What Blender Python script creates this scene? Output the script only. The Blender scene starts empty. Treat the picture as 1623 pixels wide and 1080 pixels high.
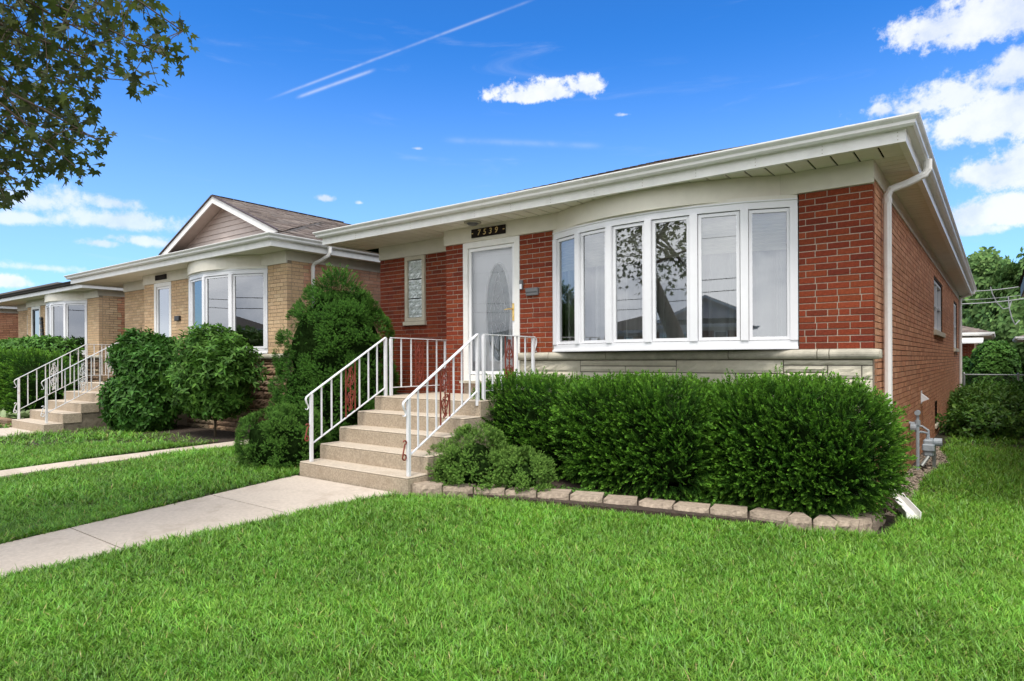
import bpy, math, random
import numpy as np
from mathutils import Vector, Matrix

random.seed(7); rng = np.random.default_rng(7)
scene = bpy.context.scene
COL = scene.collection

# ------------------------------------------------------------------ camera, sky, sun, exposure
PSI = math.radians(37.1); ROLL = math.radians(0.25); FPX = 1020.0; CXP = 811.5; HY = 569.5
CAM = Vector((0.966, -7.08, 1.5))
cd = bpy.data.cameras.new('camera'); cam = bpy.data.objects.new('camera', cd); COL.objects.link(cam)
cam.location = CAM
cam.rotation_euler = (Matrix.Rotation(PSI, 3, 'Z') @ Matrix.Rotation(math.pi/2, 3, 'X') @ Matrix.Rotation(-ROLL, 3, 'Z')).to_euler()
cd.sensor_width = 36.0; cd.lens = 36.0*FPX/1623.0
cd.shift_y = (HY-540.0)/1623.0
cd.clip_start = 0.05; cd.clip_end = 2000
scene.camera = cam

SUN_EL = math.radians(63); SUN_AZ = math.radians(158)      # azimuth clockwise from +Y
world = bpy.data.worlds.new('World'); scene.world = world; world.use_nodes = True
sun = bpy.data.lights.new('sun', 'SUN'); sun.energy = 1.8; sun.angle = math.radians(22); sun.color = (1.0, .95, .88)
so = bpy.data.objects.new('sun', sun); COL.objects.link(so)
sd = Vector((math.sin(SUN_AZ)*math.cos(SUN_EL), math.cos(SUN_AZ)*math.cos(SUN_EL), math.sin(SUN_EL)))
so.rotation_euler = sd.to_track_quat('Z', 'Y').to_euler(); so.location = (0, -10, 20)
scene.view_settings.view_transform = 'Standard'; scene.view_settings.look = 'None'
scene.view_settings.exposure = 1.02; scene.view_settings.gamma = 1.0; scene.view_settings.use_curve_mapping = False
scene.cycles.use_denoising = True
scene.cycles.max_bounces = 8; scene.cycles.transparent_max_bounces = 16
scene.cycles.sample_clamp_indirect = 6.0

Fv = Vector((-math.sin(PSI), math.cos(PSI), 0)); Rv = Vector((math.cos(PSI), math.sin(PSI), 0))
def ray(x, y):                       # direction of a photo pixel, unit depth
    a = x-CXP; b = y-HY; c, s = math.cos(ROLL), math.sin(ROLL)
    u = a*c-b*s; v = b*c+a*s
    return Fv + Rv*(u/FPX) + Vector((0, 0, -v/FPX))
def at_depth(x, y, s): return CAM + ray(x, y)*s

def build_sky():
    nt = world.node_tree; N = nt.nodes; L = nt.links; N.clear()
    out = N.new('ShaderNodeOutputWorld'); bg = N.new('ShaderNodeBackground')
    sky = N.new('ShaderNodeTexSky'); sky.sky_type = 'NISHITA'; sky.sun_disc = False
    sky.sun_elevation = SUN_EL; sky.sun_rotation = SUN_AZ; sky.dust_density = 0.3; sky.air_density = 1.0; sky.ozone_density = 3.0
    hs = N.new('ShaderNodeHueSaturation'); hs.inputs['Saturation'].default_value = 1.0; hs.inputs['Value'].default_value = 1.12
    tn = N.new('ShaderNodeMix'); tn.data_type = 'RGBA'; tn.blend_type = 'MULTIPLY'; tn.inputs['Factor'].default_value = 1; L.new(sky.outputs[0], tn.inputs['A']); tn.inputs['B'].default_value = (.90, .99, 1.12, 1)
    L.new(tn.outputs['Result'], hs.inputs['Color'])
    pre = N.new('ShaderNodeVectorMath'); pre.operation = 'MULTIPLY'; pre.inputs[1].default_value = (.115, .125, .125); L.new(hs.outputs[0], pre.inputs[0])
    ga = N.new('ShaderNodeGamma'); ga.inputs['Gamma'].default_value = 1.38; L.new(pre.outputs[0], ga.inputs['Color'])
    po = N.new('ShaderNodeVectorMath'); po.operation = 'MULTIPLY'; po.inputs[1].default_value = (3.5, 7.8, 9.4); L.new(ga.outputs[0], po.inputs[0])
    tc = N.new('ShaderNodeTexCoord'); G = tc.outputs['Generated']
    def M(op, a, b=None, c=None):
        n = N.new('ShaderNodeMath'); n.operation = op
        for i, v in enumerate((a, b, c)):
            if v is None: continue
            if isinstance(v, (int, float)): n.inputs[i].default_value = v
            else: L.new(v, n.inputs[i])
        return n.outputs[0]
    def V(op, a, b=None):
        n = N.new('ShaderNodeVectorMath'); n.operation = op
        for i, v in enumerate((a, b)):
            if v is None: continue
            if isinstance(v, (tuple, Vector)): n.inputs[i].default_value = tuple(v)
            else: L.new(v, n.inputs[i])
        return n
    def noise(vec, scale, detail, rough, dist=0.0):
        n = N.new('ShaderNodeTexNoise'); n.inputs['Scale'].default_value = scale
        n.inputs['Detail'].default_value = detail; n.inputs['Roughness'].default_value = rough
        n.inputs['Distortion'].default_value = dist; L.new(vec, n.inputs['Vector']); return n.outputs['Fac']
    def ramp(v, a, b, lo=0.0, hi=1.0):
        n = N.new('ShaderNodeMapRange'); n.interpolation_type = 'SMOOTHSTEP'
        L.new(v, n.inputs[0]); n.inputs[1].default_value = a; n.inputs[2].default_value = b
        n.inputs[3].default_value = lo; n.inputs[4].default_value = hi; return n.outputs[0]
    sep = N.new('ShaderNodeSeparateXYZ'); L.new(G, sep.inputs[0]); ez = sep.outputs['Z']
    wob = noise(G, 9.0, 7, .62)                                  # cloud outline
    wob2 = noise(G, 26.0, 6, .65)
    wob3 = noise(G, 70.0, 5, .7)
    wv = M('ADD', M('ADD', M('MULTIPLY', M('SUBTRACT', wob, .5), 2.2), M('MULTIPLY', M('SUBTRACT', wob2, .5), 1.9)), M('MULTIPLY', M('SUBTRACT', wob3, .5), .8))
    # cumulus banks: pixel of the middle in the photograph's sky, half width, half height (pixels), softness
    banks = [(872, 148, 98, 30, .2), (840, 155, 62, 22, .2), (925, 138, 50, 28, .2),
             (1572, 28, 100, 44, .25), (1500, 45, 60, 25, .3), (1470, 165, 95, 30, .4), (1590, 190, 115, 42, .3), (1400, 175, 30, 18, .4),
             (1570, 275, 75, 28, .3), (1640, 265, 90, 40, .3), (1600, 335, 85, 28, .3), (1545, 365, 45, 10, .5), (1660, 100, 100, 30, .4),
             (60, 318, 75, 24, .75), (190, 352, 125, 20, .75), (235, 384, 75, 12, .6), (160, 386, 45, 9, .7), (175, 322, 45, 14, .7),
             (20, 345, 60, 12, .7), (8, 447, 32, 11, .4), (70, 425, 60, 7, .9), (518, 315, 28, 9, .55), (570, 322, 12, 5, .8),
             (990, 182, 22, 5, .9), (662, 236, 14, 4, .8)]
    best = None
    for (px, py, hw, hh, soft) in banks:
        c = ray(px, py).normalized()
        e1 = Vector((0, 0, 1)).cross(c).normalized(); e2 = c.cross(e1)
        d1 = M('MULTIPLY', V('DOT_PRODUCT', G, e1).outputs['Value'], 1.12*FPX/hw/ (ray(px, py).length))
        d2 = M('MULTIPLY', V('DOT_PRODUCT', G, e2).outputs['Value'], 1.12*FPX/hh/ (ray(px, py).length))
        d0 = V('DOT_PRODUCT', G, c).outputs['Value']
        below = M('LESS_THAN', d2, 0.0)                             # flatter undersides
        d2b = M('MULTIPLY', d2, M('ADD', M('MULTIPLY', below, .35), 1.0))
        r = M('SQRT', M('ADD', M('MULTIPLY', d1, d1), M('MULTIPLY', d2b, d2b)))
        v = M('MULTIPLY', M('SUBTRACT', 1.0, r), 1.0)
        v = M('SUBTRACT', M('ADD', v, M('MULTIPLY', wv, .55+soft*.6)), 0.0)
        v = ramp(v, .12, .30+soft*.75, 0.0, 1.0-soft*.45)
        v = M('MULTIPLY', v, M('GREATER_THAN', d0, .2))
        best = v if best is None else M('MAXIMUM', best, v)
    # the part of the sky behind the camera is overcast (the window panes mirror it)
    back = ramp(V('DOT_PRODUCT', G, tuple(-Fv)).outputs['Value'], -.55, -.15)
    st = N.new('ShaderNodeMapping'); st.inputs['Scale'].default_value = (1, 1, 2.4); L.new(G, st.inputs[0])
    broad = noise(st.outputs[0], 2.6, 8, .55, .3)
    over = M('MULTIPLY', ramp(broad, .22, .4), back)
    # cirrus wisps and two vapour trails
    st2 = N.new('ShaderNodeMapping'); st2.inputs['Scale'].default_value = (1.5, 1.5, 9); L.new(G, st2.inputs[0])
    wisp = M('MULTIPLY', ramp(noise(st2.outputs[0], 3.2, 7, .6, .8), .58, .9), .16)
    trails = None
    for (p0, p1, w, amp) in (((425, 158), (850, -2), .0016, .26), ((468, 156), (596, 110), .0020, .34), ((700, 222), (960, 232), .004, .12)):
        a = ray(*p0).normalized(); b = ray(*p1).normalized(); n_ = a.cross(b).normalized()
        mid = (a+b).normalized(); t = (b-a).normalized(); half = (b-a).length/2
        dn = M('DIVIDE', V('DOT_PRODUCT', G, n_).outputs['Value'], w)
        g = M('POWER', 2.718, M('MULTIPLY', M('MULTIPLY', dn, dn), -1.0))
        al = M('ABSOLUTE', M('DIVIDE', V('DOT_PRODUCT', G, t).outputs['Value'] if abs(mid.dot(t)) > 1 else M('SUBTRACT', V('DOT_PRODUCT', G, t).outputs['Value'], mid.dot(t)), half))
        g = M('MULTIPLY', g, ramp(al, .75, 1.05, 1.0, 0.0))
        g = M('MULTIPLY', g, M('MULTIPLY', ramp(wob2, .3, .6, .45, 1.0), amp))
        g = M('MULTIPLY', g, M('GREATER_THAN', V('DOT_PRODUCT', G, mid).outputs['Value'], 0))
        trails = g if trails is None else M('MAXIMUM', trails, g)
    cloud = M('MAXIMUM', M('MAXIMUM', best, over), M('MAXIMUM', wisp, trails))
    shade = ramp(noise(G, 13.0, 6, .6), .3, .62)
    cc = N.new('ShaderNodeMix'); cc.data_type = 'RGBA'; L.new(shade, cc.inputs['Factor'])
    cc.inputs['A'].default_value = (3.6, 4.05, 5.0, 1); cc.inputs['B'].default_value = (5.3, 5.4, 5.55, 1)
    gg = N.new('ShaderNodeMix'); gg.data_type = 'RGBA'; L.new(ramp(broad, .38, .62), gg.inputs['Factor']); gg.inputs['A'].default_value = (5.6, 6.0, 6.8, 1); gg.inputs['B'].default_value = (10.5, 10.6, 10.8, 1)
    gr = N.new('ShaderNodeMix'); gr.data_type = 'RGBA'; L.new(M('MULTIPLY', back, .95), gr.inputs['Factor'])
    L.new(cc.outputs['Result'], gr.inputs['A']); L.new(gg.outputs['Result'], gr.inputs['B'])
    mx = N.new('ShaderNodeMix'); mx.data_type = 'RGBA'; L.new(cloud, mx.inputs['Factor'])
    hz = N.new('ShaderNodeMix'); hz.data_type = 'RGBA'; L.new(ramp(ez, -.02, .46, .60, .0), hz.inputs['Factor']); L.new(po.outputs[0], hz.inputs['A']); hz.inputs['B'].default_value = (3.3, 3.75, 4.5, 1); L.new(hz.outputs['Result'], mx.inputs['A']); L.new(gr.outputs['Result'], mx.inputs['B'])
    L.new(mx.outputs['Result'], bg.inputs['Color']); bg.inputs['Strength'].default_value = 0.10
    L.new(bg.outputs[0], out.inputs[0])
build_sky()

# ------------------------------------------------------------------ materials
def rgb(h):
    h = h.lstrip('#'); c = [int(h[i:i+2], 16)/255 for i in (0, 2, 4)]
    return tuple(((v+.055)/1.055)**2.4 if v > .04045 else v/12.92 for v in c)
def mat(name, col, rough=.7, var=.12, scale=6.0, bump=.0, bscale=60.0, spec=.4, metal=0.0, col2=None, objvar=0.0, trans=0.0, attr=None, islandvar=0.0, blotch=0.0, blotchcol=None, bscale2=1.2):
    m = bpy.data.materials.new(name); m.use_nodes = True; nt = m.node_tree; N = nt.nodes; L = nt.links
    b = N['Principled BSDF']; b.inputs['Roughness'].default_value = rough; b.inputs['Specular IOR Level'].default_value = spec
    b.inputs['Metallic'].default_value = metal
    tc = N.new('ShaderNodeTexCoord')
    c2 = col2 or tuple(v*(1-var*1.6) for v in col)
    n = N.new('ShaderNodeTexNoise'); n.inputs['Scale'].default_value = scale; n.inputs['Detail'].default_value = 6; n.inputs['Roughness'].default_value = .65
    L.new(tc.outputs['Object'], n.inputs['Vector'])
    r = N.new('ShaderNodeMapRange'); r.inputs[1].default_value = .32; r.inputs[2].default_value = .68; L.new(n.outputs['Fac'], r.inputs[0])
    mx = N.new('ShaderNodeMix'); mx.data_type = 'RGBA'; L.new(r.outputs[0], mx.inputs['Factor'])
    mx.inputs['A'].default_value = (*c2, 1); mx.inputs['B'].default_value = (*(min(1, v*(1+var*.6)) for v in col), 1)
    outc = mx.outputs['Result']
    if blotchcol:
        n2 = N.new('ShaderNodeTexNoise'); n2.inputs['Scale'].default_value = bscale2; n2.inputs['Detail'].default_value = 7; n2.inputs['Roughness'].default_value = .7
        L.new(tc.outputs['Object'], n2.inputs['Vector'])
        r2 = N.new('ShaderNodeMapRange'); r2.inputs[1].default_value = .5; r2.inputs[2].default_value = .72; r2.inputs[4].default_value = blotch; L.new(n2.outputs['Fac'], r2.inputs[0])
        m2 = N.new('ShaderNodeMix'); m2.data_type = 'RGBA'; L.new(r2.outputs[0], m2.inputs['Factor']); L.new(outc, m2.inputs['A']); m2.inputs['B'].default_value = (*blotchcol, 1)
        outc = m2.outputs['Result']
    if attr:                                                # young growth along a twig
        a = N.new('ShaderNodeAttribute'); a.attribute_name = 'tip'
        m3 = N.new('ShaderNodeMix'); m3.data_type = 'RGBA'; L.new(a.outputs['Fac'], m3.inputs['Factor']); L.new(outc, m3.inputs['A']); m3.inputs['B'].default_value = (*attr, 1)
        outc = m3.outputs['Result']
    if objvar or islandvar:
        if objvar:
            oi = N.new('ShaderNodeObjectInfo'); src = oi.outputs['Random']; amt = objvar
        else:
            ge = N.new('ShaderNodeNewGeometry'); src = ge.outputs['Random Per Island']; amt = islandvar
        hs = N.new('ShaderNodeHueSaturation'); L.new(outc, hs.inputs['Color'])
        rr = N.new('ShaderNodeMapRange'); rr.inputs[3].default_value = 1-amt; rr.inputs[4].default_value = 1+amt; L.new(src, rr.inputs[0]); L.new(rr.outputs[0], hs.inputs['Value'])
        w = N.new('ShaderNodeTexWhiteNoise'); w.noise_dimensions = '1D'; L.new(src, w.inputs['W'])
        r3 = N.new('ShaderNodeMapRange'); r3.inputs[3].default_value = .5-amt*.02; r3.inputs[4].default_value = .5+amt*.03; L.new(w.outputs[0], r3.inputs[0]); L.new(r3.outputs[0], hs.inputs['Hue'])
        outc = hs.outputs[0]
    L.new(outc, b.inputs['Base Color'])
    if bump:
        n4 = N.new('ShaderNodeTexNoise'); n4.inputs['Scale'].default_value = bscale; n4.inputs['Detail'].default_value = 5; L.new(tc.outputs['Object'], n4.inputs['Vector'])
        bp = N.new('ShaderNodeBump'); bp.inputs['Strength'].default_value = bump; bp.inputs['Distance'].default_value = .01
        L.new(n4.outputs['Fac'], bp.inputs['Height']); L.new(bp.outputs[0], b.inputs['Normal'])
    if trans:
        t = N.new('ShaderNodeBsdfTranslucent'); L.new(outc, t.inputs['Color']); ms = N.new('ShaderNodeMixShader'); ms.inputs[0].default_value = trans
        o = N['Material Output']; L.new(b.outputs[0], ms.inputs[1]); L.new(t.outputs[0], ms.inputs[2]); L.new(ms.outputs[0], o.inputs['Surface'])
    return m
def glass_mat(name, tint, refl, rough=0.0):
    m = bpy.data.materials.new(name); m.use_nodes = True; nt = m.node_tree; N = nt.nodes; L = nt.links; N.clear()
    o = N.new('ShaderNodeOutputMaterial'); t = N.new('ShaderNodeBsdfTransparent'); t.inputs[0].default_value = (*tint, 1)
    g = N.new('ShaderNodeBsdfGlossy'); g.inputs['Roughness'].default_value = rough; g.inputs['Color'].default_value = (.95, .97, 1, 1)
    fr = N.new('ShaderNodeFresnel'); fr.inputs[0].default_value = 1.5
    mr = N.new('ShaderNodeMapRange'); mr.inputs[1].default_value = .04; mr.inputs[2].default_value = 1; mr.inputs[3].default_value = refl; mr.inputs[4].default_value = 1
    L.new(fr.outputs[0], mr.inputs[0]); ms = N.new('ShaderNodeMixShader'); L.new(mr.outputs[0], ms.inputs[0]); L.new(t.outputs[0], ms.inputs[1]); L.new(g.outputs[0], ms.inputs[2]); L.new(ms.outputs[0], o.inputs[0])
    return m
MT = {}
MT['mortar'] = mat('mortar', (.46, .37, .29), .9, .2, 30, .3)
MT['mortar_dark'] = mat('mortar_dark', (.07, .055, .045), .95, .2, 30)
reds = [(.245, .045, .017), (.215, .037, .015), (.27, .056, .021), (.23, .041, .016), (.185, .033, .015), (.255, .051, .019)]
MT['red'] = [mat('red_brick', c, .85, .22, 45, .55, 90, .25, objvar=.10) for c in reds]
MT['redj'] = [mat('red_brick_field', c, .85, .22, 45, .55, 90, .25, islandvar=.10) for c in reds]
orgs = [(.62, .305, .175), (.57, .27, .15), (.66, .34, .20), (.60, .29, .165), (.54, .25, .145)]
MT['orange'] = [mat('orange_brick', c, .9, .18, 30, .45, 90, .25, islandvar=.09, blotch=.35, blotchcol=(.44, .27, .18), bscale2=1.0) for c in orgs]
yels = [(.66, .46, .275), (.62, .43, .25), (.69, .50, .305), (.64, .44, .265), (.58, .40, .24)]
MT['yellow'] = [mat('yellow_brick', c, .88, .14, 30, .4, 90, .25, islandvar=.07) for c in yels]
MT['mortar_y'] = mat('mortar_buff', (.34, .27, .19), .9, .2, 30)
MT['vinyl'] = mat('white_vinyl', (.78, .78, .80), .35, .03, 3, spec=.5)
MT['trim'] = mat('beige_painted_trim', (.74, .70, .59), .55, .05, 4, .05, 40)
MT['trim2'] = mat('cream_trim', (.76, .73, .64), .5, .05, 4, .05, 40)
MT['soffit'] = mat('soffit_aluminium', (.80, .76, .66), .5, .06, 3)
MT['fascia'] = mat('fascia_white', (.84, .83, .79), .4, .05, 5, blotch=.25, blotchcol=(.5, .49, .43), bscale2=3)
MT['gutter'] = mat('gutter_white', (.82, .81, .78), .35, .06, 4, blotch=.5, blotchcol=(.42, .40, .36), bscale2=4)
MT['white'] = mat('white_metal_paint', (.74, .74, .76), .35, .06, 8, spec=.5)
MT['whiteworn'] = mat('worn_white_paint', (.72, .72, .72), .4, .05, 8, blotch=.55, blotchcol=(.38, .16, .09), bscale2=16)
MT['rust'] = mat('rust_red_paint', (.235, .045, .025), .5, .25, 25, .2, 80)
MT['limestone'] = mat('limestone', (.60, .55, .43), .8, .10, 5, .35, 60, blotch=.4, blotchcol=(.33, .30, .22), bscale2=4, objvar=.07)
MT['cap'] = mat('limestone_cap', (.46, .425, .34), .8, .14, 8, .3, 60, blotch=.6, blotchcol=(.22, .21, .16), bscale2=5)
MT['flag'] = [mat('brown_flagstone', c, .85, .2, 8, .7, 30, objvar=.10) for c in ((.26, .165, .10), (.31, .205, .125), (.21, .135, .085), (.30, .23, .15))]
MT['concrete'] = mat('step_concrete', (.45, .365, .27), .9, .22, 45, .8, 110, .3, blotch=.6, blotchcol=(.29, .225, .155), bscale2=5)
MT['tread'] = mat('tread_concrete', (.50, .425, .335), .9, .15, 40, .4, 110, .3, blotch=.5, blotchcol=(.36, .285, .20), bscale2=4)
MT['walk'] = mat('walk_concrete', (.52, .445, .365), .9, .10, 30, .35, 120, .3, blotch=.8, blotchcol=(.36, .295, .23), bscale2=2.2, objvar=.04)
MT['edging'] = mat('edging_block', (.35, .28, .215), .92, .25, 22, .8, 45, .25, objvar=.10, blotch=.4, blotchcol=(.46, .37, .30), bscale2=7)
MT['shingle'] = [mat('roof_shingle', c, .95, .25, 60, .4, 160, .2) for c in ((.17, .135, .115), (.20, .16, .135), (.145, .115, .10), (.185, .155, .135), (.23, .19, .16))]
MT['shingle_dark'] = [mat('dark_roof_shingle', c, .95, .25, 60, .4, 160, .2) for c in ((.07, .065, .06), (.09, .08, .075), (.055, .05, .05))]
MT['roofbase'] = mat('roof_underlay', (.07, .06, .05), .95)
MT['siding'] = mat('gable_siding', (.68, .58, .52), .6, .05, 5)
MT['black'] = mat('black_metal', (.02, .02, .022), .4, .1, 5)
MT['grey'] = mat('grey_metal', (.14, .14, .145), .45, .1, 12)
MT['brass'] = mat('brass', (.75, .53, .20), .25, .1, 10, metal=1.0)
MT['gold'] = mat('gold_paint', (.75, .55, .22), .4, .1, 10)
MT['plaque'] = mat('black_plaque', (.018, .012, .01), .6, .2, 10, spec=.1)
MT['glass'] = glass_mat('window_glass', (.88, .92, .90), .25)
MT['glass_dark'] = glass_mat('dark_window_glass', (.30, .34, .33), .42)  # darker tint and stronger mirror than the plain window glass
MT['doorglass'] = glass_mat('storm_door_glass', (.94, .95, .96), .075)
MT['frost'] = mat('leaded_door_glass', (.16, .20, .20), .12, .45, 5, .15, 8, spec=.9)
MT['glassblock'] = mat('glass_block', (.68, .74, .72), .08, .25, 18, .0, spec=1.0)
MT['door'] = mat('white_door', (.86, .86, .86), .4, .03, 3)
MT['curtain'] = mat('sheer_curtain', (.82, .81, .77), .9, .08, 3, trans=.35)
def sheer(m):                                             # loosely woven: dense where the folds turn away
    nt = m.node_tree; N = nt.nodes; L = nt.links; o = N['Material Output']; src = o.inputs['Surface'].links[0].from_socket
    lw = N.new('ShaderNodeLayerWeight'); lw.inputs[0].default_value = .5; mr = N.new('ShaderNodeMapRange'); mr.inputs[1].default_value = .0; mr.inputs[2].default_value = .65; mr.inputs[3].default_value = .42; mr.inputs[4].default_value = 1.0
    t = N.new('ShaderNodeBsdfTransparent'); ms = N.new('ShaderNodeMixShader'); L.new(lw.outputs['Facing'], mr.inputs[0]); L.new(mr.outputs[0], ms.inputs[0]); L.new(t.outputs[0], ms.inputs[1]); L.new(src, ms.inputs[2]); L.new(ms.outputs[0], o.inputs['Surface'])
sheer(MT['curtain'])
MT['shade'] = mat('cellular_blind', (.50, .47, .38), .9, .08, 3, trans=.2)
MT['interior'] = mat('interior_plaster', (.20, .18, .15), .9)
MT['bark'] = mat('bark', (.13, .095, .07), .95, .3, 14, .9, 30)
MT['twig'] = mat('twig', (.09, .065, .04), .95, .3, 14)
MT['soil'] = mat('soil', (.055, .042, .028), 1.0, .4, 5, .8, 30, blotch=.6, blotchcol=(.035, .055, .018), bscale2=3)
MT['mulch'] = mat('mulch', (.06, .042, .03), 1.0, .4, 25, .9, 40)
MT['gravel'] = mat('gravel_stone', (.40, .33, .26), .9, .2, 12, .4, 60, islandvar=.25)
MT['meter'] = mat('meter_grey', (.36, .41, .45), .45, .12, 12)
MT['galv'] = mat('galvanised', (.33, .35, .34), .4, .15, 20, metal=.4)
MT['wire'] = mat('cable_grey', (.30, .31, .31), .6)
MT['wireblk'] = mat('cable_black', (.03, .03, .03), .6)
MT['asphalt'] = mat('asphalt', (.055, .055, .056), .95, .2, 40, .4, 200)
MT['brownfascia'] = mat('brown_fascia', (.07, .045, .035), .5, .1, 8)
MT['tan'] = mat('tan_wall', (.50, .36, .25), .85, .06, 6)
MT['grasspale'] = mat('scraped_concrete_strip', (.50, .47, .40), .9, .15, 12)
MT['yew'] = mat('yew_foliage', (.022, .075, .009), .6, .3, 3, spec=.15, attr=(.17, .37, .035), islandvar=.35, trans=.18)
MT['deep_shade'] = mat('near_black_shade', (.012, .026, .006), 1.0, .5, 25, .9, 40, spec=0.0)  # shade inside shrubs and soffit gaps, put into a near-black colour
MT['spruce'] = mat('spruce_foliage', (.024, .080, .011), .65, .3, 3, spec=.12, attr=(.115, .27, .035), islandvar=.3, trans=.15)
MT['spruce2'] = mat('nest_spruce_foliage', (.065, .16, .024), .65, .3, 3, spec=.12, attr=(.26, .42, .085), islandvar=.3, trans=.2)
MT['spruce3'] = mat('left_nest_spruce_foliage', (.038, .11, .016), .65, .3, 3, spec=.12, attr=(.16, .32, .05), islandvar=.3, trans=.2)
MT['broad'] = mat('broad_leaves', (.034, .105, .014), .55, .3, 4, spec=.2, attr=(.075, .19, .028), islandvar=.35, trans=.25)
MT['weed'] = mat('weed_leaves', (.045, .12, .02), .5, .3, 4, spec=.3, attr=(.12, .24, .035), islandvar=.4, trans=.3)
MT['fartree'] = mat('far_tree_leaves', (.07, .15, .045), .7, .3, 2, spec=.2, attr=(.20, .33, .09), islandvar=.4, trans=.3)
MT['maple'] = mat('maple_leaves', (.05, .085, .016), .5, .3, 4, spec=.3, attr=(.13, .14, .03), islandvar=.5, trans=.5)
MT['dome'] = mat('clipped_bush_leaves', (.05, .14, .02), .6, .3, 4, spec=.2, attr=(.12, .27, .04), islandvar=.3, trans=.2)
MT['dome2'] = mat('open_bush_leaves', (.045, .125, .018), .55, .3, 4, spec=.2, attr=(.13, .27, .04), islandvar=.35, trans=.3)
MT['hosta'] = mat('hosta_leaves', (.12, .22, .05), .5, .3, 4, attr=(.40, .48, .25), islandvar=.2, trans=.2)
def grass_mat():
    m = bpy.data.materials.new('grass_blade'); m.use_nodes = True; nt = m.node_tree; N = nt.nodes; L = nt.links
    b = N['Principled BSDF']; b.inputs['Roughness'].default_value = .42; b.inputs['Specular IOR Level'].default_value = .45
    a = N.new('ShaderNodeAttribute'); a.attribute_name = 'tip'
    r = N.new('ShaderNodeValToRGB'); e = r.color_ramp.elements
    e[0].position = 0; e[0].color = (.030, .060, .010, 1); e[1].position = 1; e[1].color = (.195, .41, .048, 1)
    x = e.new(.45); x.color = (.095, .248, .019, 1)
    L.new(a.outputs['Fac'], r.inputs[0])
    oi = N.new('ShaderNodeObjectInfo'); hs = N.new('ShaderNodeHueSaturation'); L.new(r.outputs[0], hs.inputs['Color'])
    mr = N.new('ShaderNodeMapRange'); mr.inputs[3].default_value = .55; mr.inputs[4].default_value = 1.45
    g = N.new('ShaderNodeNewGeometry'); ad = N.new('ShaderNodeMath'); ad.operation = 'ADD'; L.new(oi.outputs['Random'], ad.inputs[0]); L.new(g.outputs['Random Per Island'], ad.inputs[1]); fr = N.new('ShaderNodeMath'); fr.operation = 'FRACT'; L.new(ad.outputs[0], fr.inputs[0]); L.new(fr.outputs[0], mr.inputs[0]); n = N.new('ShaderNodeTexNoise'); n.inputs['Scale'].default_value = 1.1; n.inputs['Detail'].default_value = 5; L.new(g.outputs['Position'], n.inputs['Vector'])
    gt = N.new('ShaderNodeMath'); gt.operation = 'GREATER_THAN'; L.new(fr.outputs[0], gt.inputs[0]); gt.inputs[1].default_value = .986
    sx = N.new('ShaderNodeMix'); sx.data_type = 'RGBA'; L.new(gt.outputs[0], sx.inputs['Factor']); L.new(r.outputs[0], sx.inputs['A']); sx.inputs['B'].default_value = (.30, .27, .10, 1); L.new(sx.outputs['Result'], hs.inputs['Color'])
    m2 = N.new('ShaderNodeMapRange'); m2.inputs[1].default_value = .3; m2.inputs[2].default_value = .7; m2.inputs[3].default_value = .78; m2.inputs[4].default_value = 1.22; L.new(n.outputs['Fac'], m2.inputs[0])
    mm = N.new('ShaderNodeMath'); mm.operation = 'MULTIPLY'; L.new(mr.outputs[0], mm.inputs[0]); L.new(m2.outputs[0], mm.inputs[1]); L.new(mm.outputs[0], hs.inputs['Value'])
    w = N.new('ShaderNodeMapRange'); w.inputs[3].default_value = .478; w.inputs[4].default_value = .512; L.new(oi.outputs['Random'], w.inputs[0]); L.new(w.outputs[0], hs.inputs['Hue'])
    L.new(hs.outputs[0], b.inputs['Base Color'])
    t = N.new('ShaderNodeBsdfTranslucent'); L.new(hs.outputs[0], t.inputs['Color']); ms = N.new('ShaderNodeMixShader'); ms.inputs[0].default_value = .3
    L.new(b.outputs[0], ms.inputs[1]); L.new(t.outputs[0], ms.inputs[2]); L.new(ms.outputs[0], N['Material Output'].inputs['Surface'])
    return m
MT['grass'] = grass_mat()

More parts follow.
